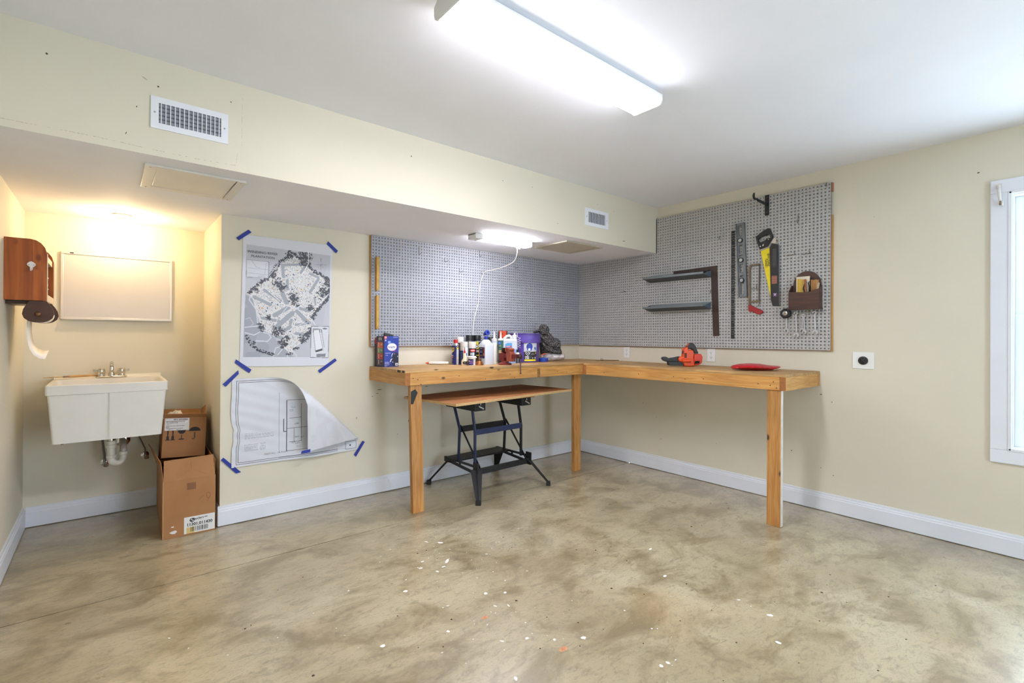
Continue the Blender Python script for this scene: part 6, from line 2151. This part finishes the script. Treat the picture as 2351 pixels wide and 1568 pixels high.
# knitted bundle, plastic bag, blue lid
kn = mat('charcoal_knit', (40, 39, 41), .95, bump=1.0, bscale=200, col2=(138, 130, 126), scale=120, detail=1, contrast=(.50, .66))
k0 = 4.3e-3
def VP(px0, py0, s_, L):
    return [((a - px0) * s_, (py0 - b_) * s_) for a, b_ in L]
q = lambda L: [(840 + a / 4.702, 720 + b_ / 4.702) for a, b_ in L]
t = thing('knit_bundle', 'crumpled dark grey knitted hat and scarf bundle', 'knitwear', **at(-.690, -.205))
ko = VP(1255, 829, k0, q([(1880, 440), (1868, 330), (1875, 240), (1862, 200), (1815, 212), (1800, 195), (1830, 172), (1862, 168), (1862, 140), (1885, 116), (1920, 112), (1955, 128), (1978, 165), (1972, 200), (2000, 225), (2028, 258), (2060, 262), (2090, 285), (2100, 330), (2098, 370), (2112, 405), (2112, 440), (2085, 436), (2000, 422), (1940, 425)]))
obj('scarf', inflate(ko, .055, 46, .030, 3, .5, False, .05, .035), kn, t)
fold = MB()
for L in ([(1880, 230), (1930, 300), (2000, 340), (2080, 350)], [(1890, 300), (1930, 360), (1990, 400), (2080, 420)], [(1875, 175), (1900, 205), (1950, 205)]):
    P_ = VP(1255, 829, k0, q(L))
    fold.tube([(a, -.056, b_) for a, b_ in P_], [.012, .02, .02, .012][:len(P_)], 10)
obj('fold_ridge', fold, kn, t)
t = thing('plastic_bag', 'crumpled clear plastic bag under the grey knit bundle', 'plastic bag', **at(-.660, -.262))
po = VP(1264, 829.5, k0, q([(1872, 520), (1868, 470), (1890, 450), (1930, 430), (1990, 424), (2060, 436), (2110, 440), (2122, 462), (2112, 490), (2060, 505), (1990, 518), (1920, 522)]))
po = [(a, max(.001, b_)) for a, b_ in po]
obj('bag', inflate(po, .04, 34, .022, 8, .6, False, .03, .018), mat('cloudy_plastic_film', (206, 200, 200), .18, spec=.6, col2=(176, 168, 168), scale=30), t)
t = thing('jar_lid', 'small bright blue round container beside the bucket', 'container', **at(-.815, -.285))
obj('cup', MB().lathe([(.041, 0), (.043, .002), (.044, .030)], 28), mat('bright_blue_plastic', (34, 62, 160), .35), t)
obj('lid', MB().lathe([(.046, .028), (.046, .036), (.044, .038), (0, .038)], 28), mat('bright_blue_plastic_lid', (40, 72, 176), .35), t)
t = thing('orange_clip', 'small orange plastic clip between the bucket and the knit bundle', 'clip', **at(-.822, -.290, z=ZT + .0385))
obj('clip', MB().tube([(-.02, 0, .005), (-.005, -.004, .034), (.012, 0, .040), (.024, .004, .034)], [.006, .007, .006, .004], 8), mat('orange_plastic', (224, 88, 34), .4), t)
obj('ring', MB().tube([(-.012 + .008 * math.cos(a), -.012, .016 + .008 * math.sin(a)) for a in np.linspace(0, 2 * PI, 13)[:-1]], .0022, 6, True), white_pl, t)

# ================================================================== THINGS ON THE RIGHT BENCH
s_j = 3.665e-3
jp = lambda L: [((1500 + a / 6.53 - 1565) * s_j, (842.4 - (770 + b_ / 6.53)) * s_j) for a, b_ in L]
t = thing('power_tool', 'orange and black cordless power sander on the right bench', 'power tool', **at(-.345, -1.475))
og = mat('orange_tool_shell', (226, 78, 24), .4, var=.05, scale=10)
dg = mat('charcoal_rubber_grip', (52, 54, 56), .6)
obj('nose', MB().prism(jp([(118, 350), (140, 332), (190, 330), (215, 352), (300, 340), (385, 322), (350, 360), (400, 405), (230, 400), (190, 405), (140, 385)]), -.022, .022, 'Y'), dg, t, bevel=.006)
obj('sanding_pad', MB().prism(jp([(215, 402), (420, 405), (430, 462), (225, 458)]), -.034, .034, 'Y'), mat('dark_grey_pad', (60, 64, 64), .7), t, bevel=.003)
obj('neck', MB().prism(jp([(350, 360), (385, 322), (440, 325), (560, 330), (570, 430), (440, 420), (370, 400)]), -.033, .033, 'Y'), og, t, bevel=.010)
obj('motor_body', MB().prism(jp([(430, 345), (440, 250), (445, 205), (480, 185), (500, 175), (500, 225), (570, 225), (590, 280), (580, 330), (600, 470), (450, 470), (415, 410)]), -.036, .036, 'Y'), og, t, bevel=.010)
obj('dust_port', MB().tube([(*(lambda q_: (q_[0], -.036, q_[1]))(jp([(410, 385)])[0]),), (*(lambda q_: (q_[0], -.040, q_[1]))(jp([(530, 385)])[0]),)], .016, 14), og, t)
obj('grip', MB().prism(jp([(495, 165), (520, 135), (560, 120), (590, 128), (620, 175), (665, 280), (600, 282), (570, 220), (545, 205), (500, 225), (490, 320), (435, 345), (437, 240), (480, 205)]), -.024, .024, 'Y'), dg, t, bevel=.008)
obj('grip_cap', MB().prism(jp([(490, 170), (520, 135), (565, 120), (590, 126), (560, 140), (510, 165)]), -.020, .020, 'Y'), og, t, bevel=.004)
obj('battery', MB().prism(jp([(585, 290), (690, 285), (712, 330), (700, 420), (650, 450), (585, 455)]), -.042, .042, 'Y'), mat('orange_red_battery', (214, 60, 28), .4), t, bevel=.008)
obj('battery_vent', MB().prism(jp([(595, 390), (660, 385), (660, 425), (585, 430)]), -.0445, -.041, 'Y'), mat('deep_black', (10, 10, 10), .8), t, smooth=False)
vv = MB()
for k in range(4):
    vv.prism(jp([(440, 275 + 18 * k), (475, 272 + 18 * k), (475, 284 + 18 * k), (440, 287 + 18 * k)]), -.0375, -.0355, 'Y')
obj('vents', vv, mat('deep_black', (10, 10, 10), .8), t, smooth=False)
s_r = 3.245e-3
jr = lambda L: [((1500 + a / 6.53 - 1757) * s_r, max(.0, (852.5 - (770 + b_ / 6.53)) * s_r)) for a, b_ in L]
t = thing('red_pouch', 'shiny red plastic pouch lying on the right bench end', 'pouch', **at(-.335, -2.075))
red_film = mat('red_plastic_film', (192, 18, 34), .28, var=.12, scale=9, coat=.3)
ro_ = jr([(1328, 490), (1360, 460), (1440, 440), (1600, 432), (1740, 438), (1880, 460), (2020, 468), (2018, 500), (1890, 535), (1800, 545), (1640, 535), (1500, 532), (1340, 520)])
obj('pouch', inflate(ro_, .10, 54, .012, 2, .5, False, .03, .05), red_film, t)
t = thing('ring_pull', 'thin dark wire with a ring lying near the bench corner', 'wire ring', (-.16, -.46, ZT), R(-40))
obj('ring', MB().tube([(.011 * math.cos(a), 0, .0125 + .011 * math.sin(a)) for a in np.linspace(0, 2 * PI, 17)[:-1]], .0018, 6, True), mat('dark_wire', (46, 42, 40), .4, .5), t)
obj('wire_tail', MB().tube([(-.012, 0, .004), (-.035, 0, .002), (-.06, .01, .006)], .0016, 6), mat('dark_wire', (46, 42, 40), .4, .5), t)
t = thing('wood_offcut', 'flat brown wooden stick on the bench near the corner outlet', 'stick', (-.09, -.50, ZT), R(-62))
obj('stick', MB().prism([(-.09, -.008), (.08, -.012), (.10, -.004), (.09, .006), (-.09, .008)], 0, .009, 'Z'), mat('weathered_stick', (142, 108, 72), .8, var=.2, scale=30), t, bevel=.001)
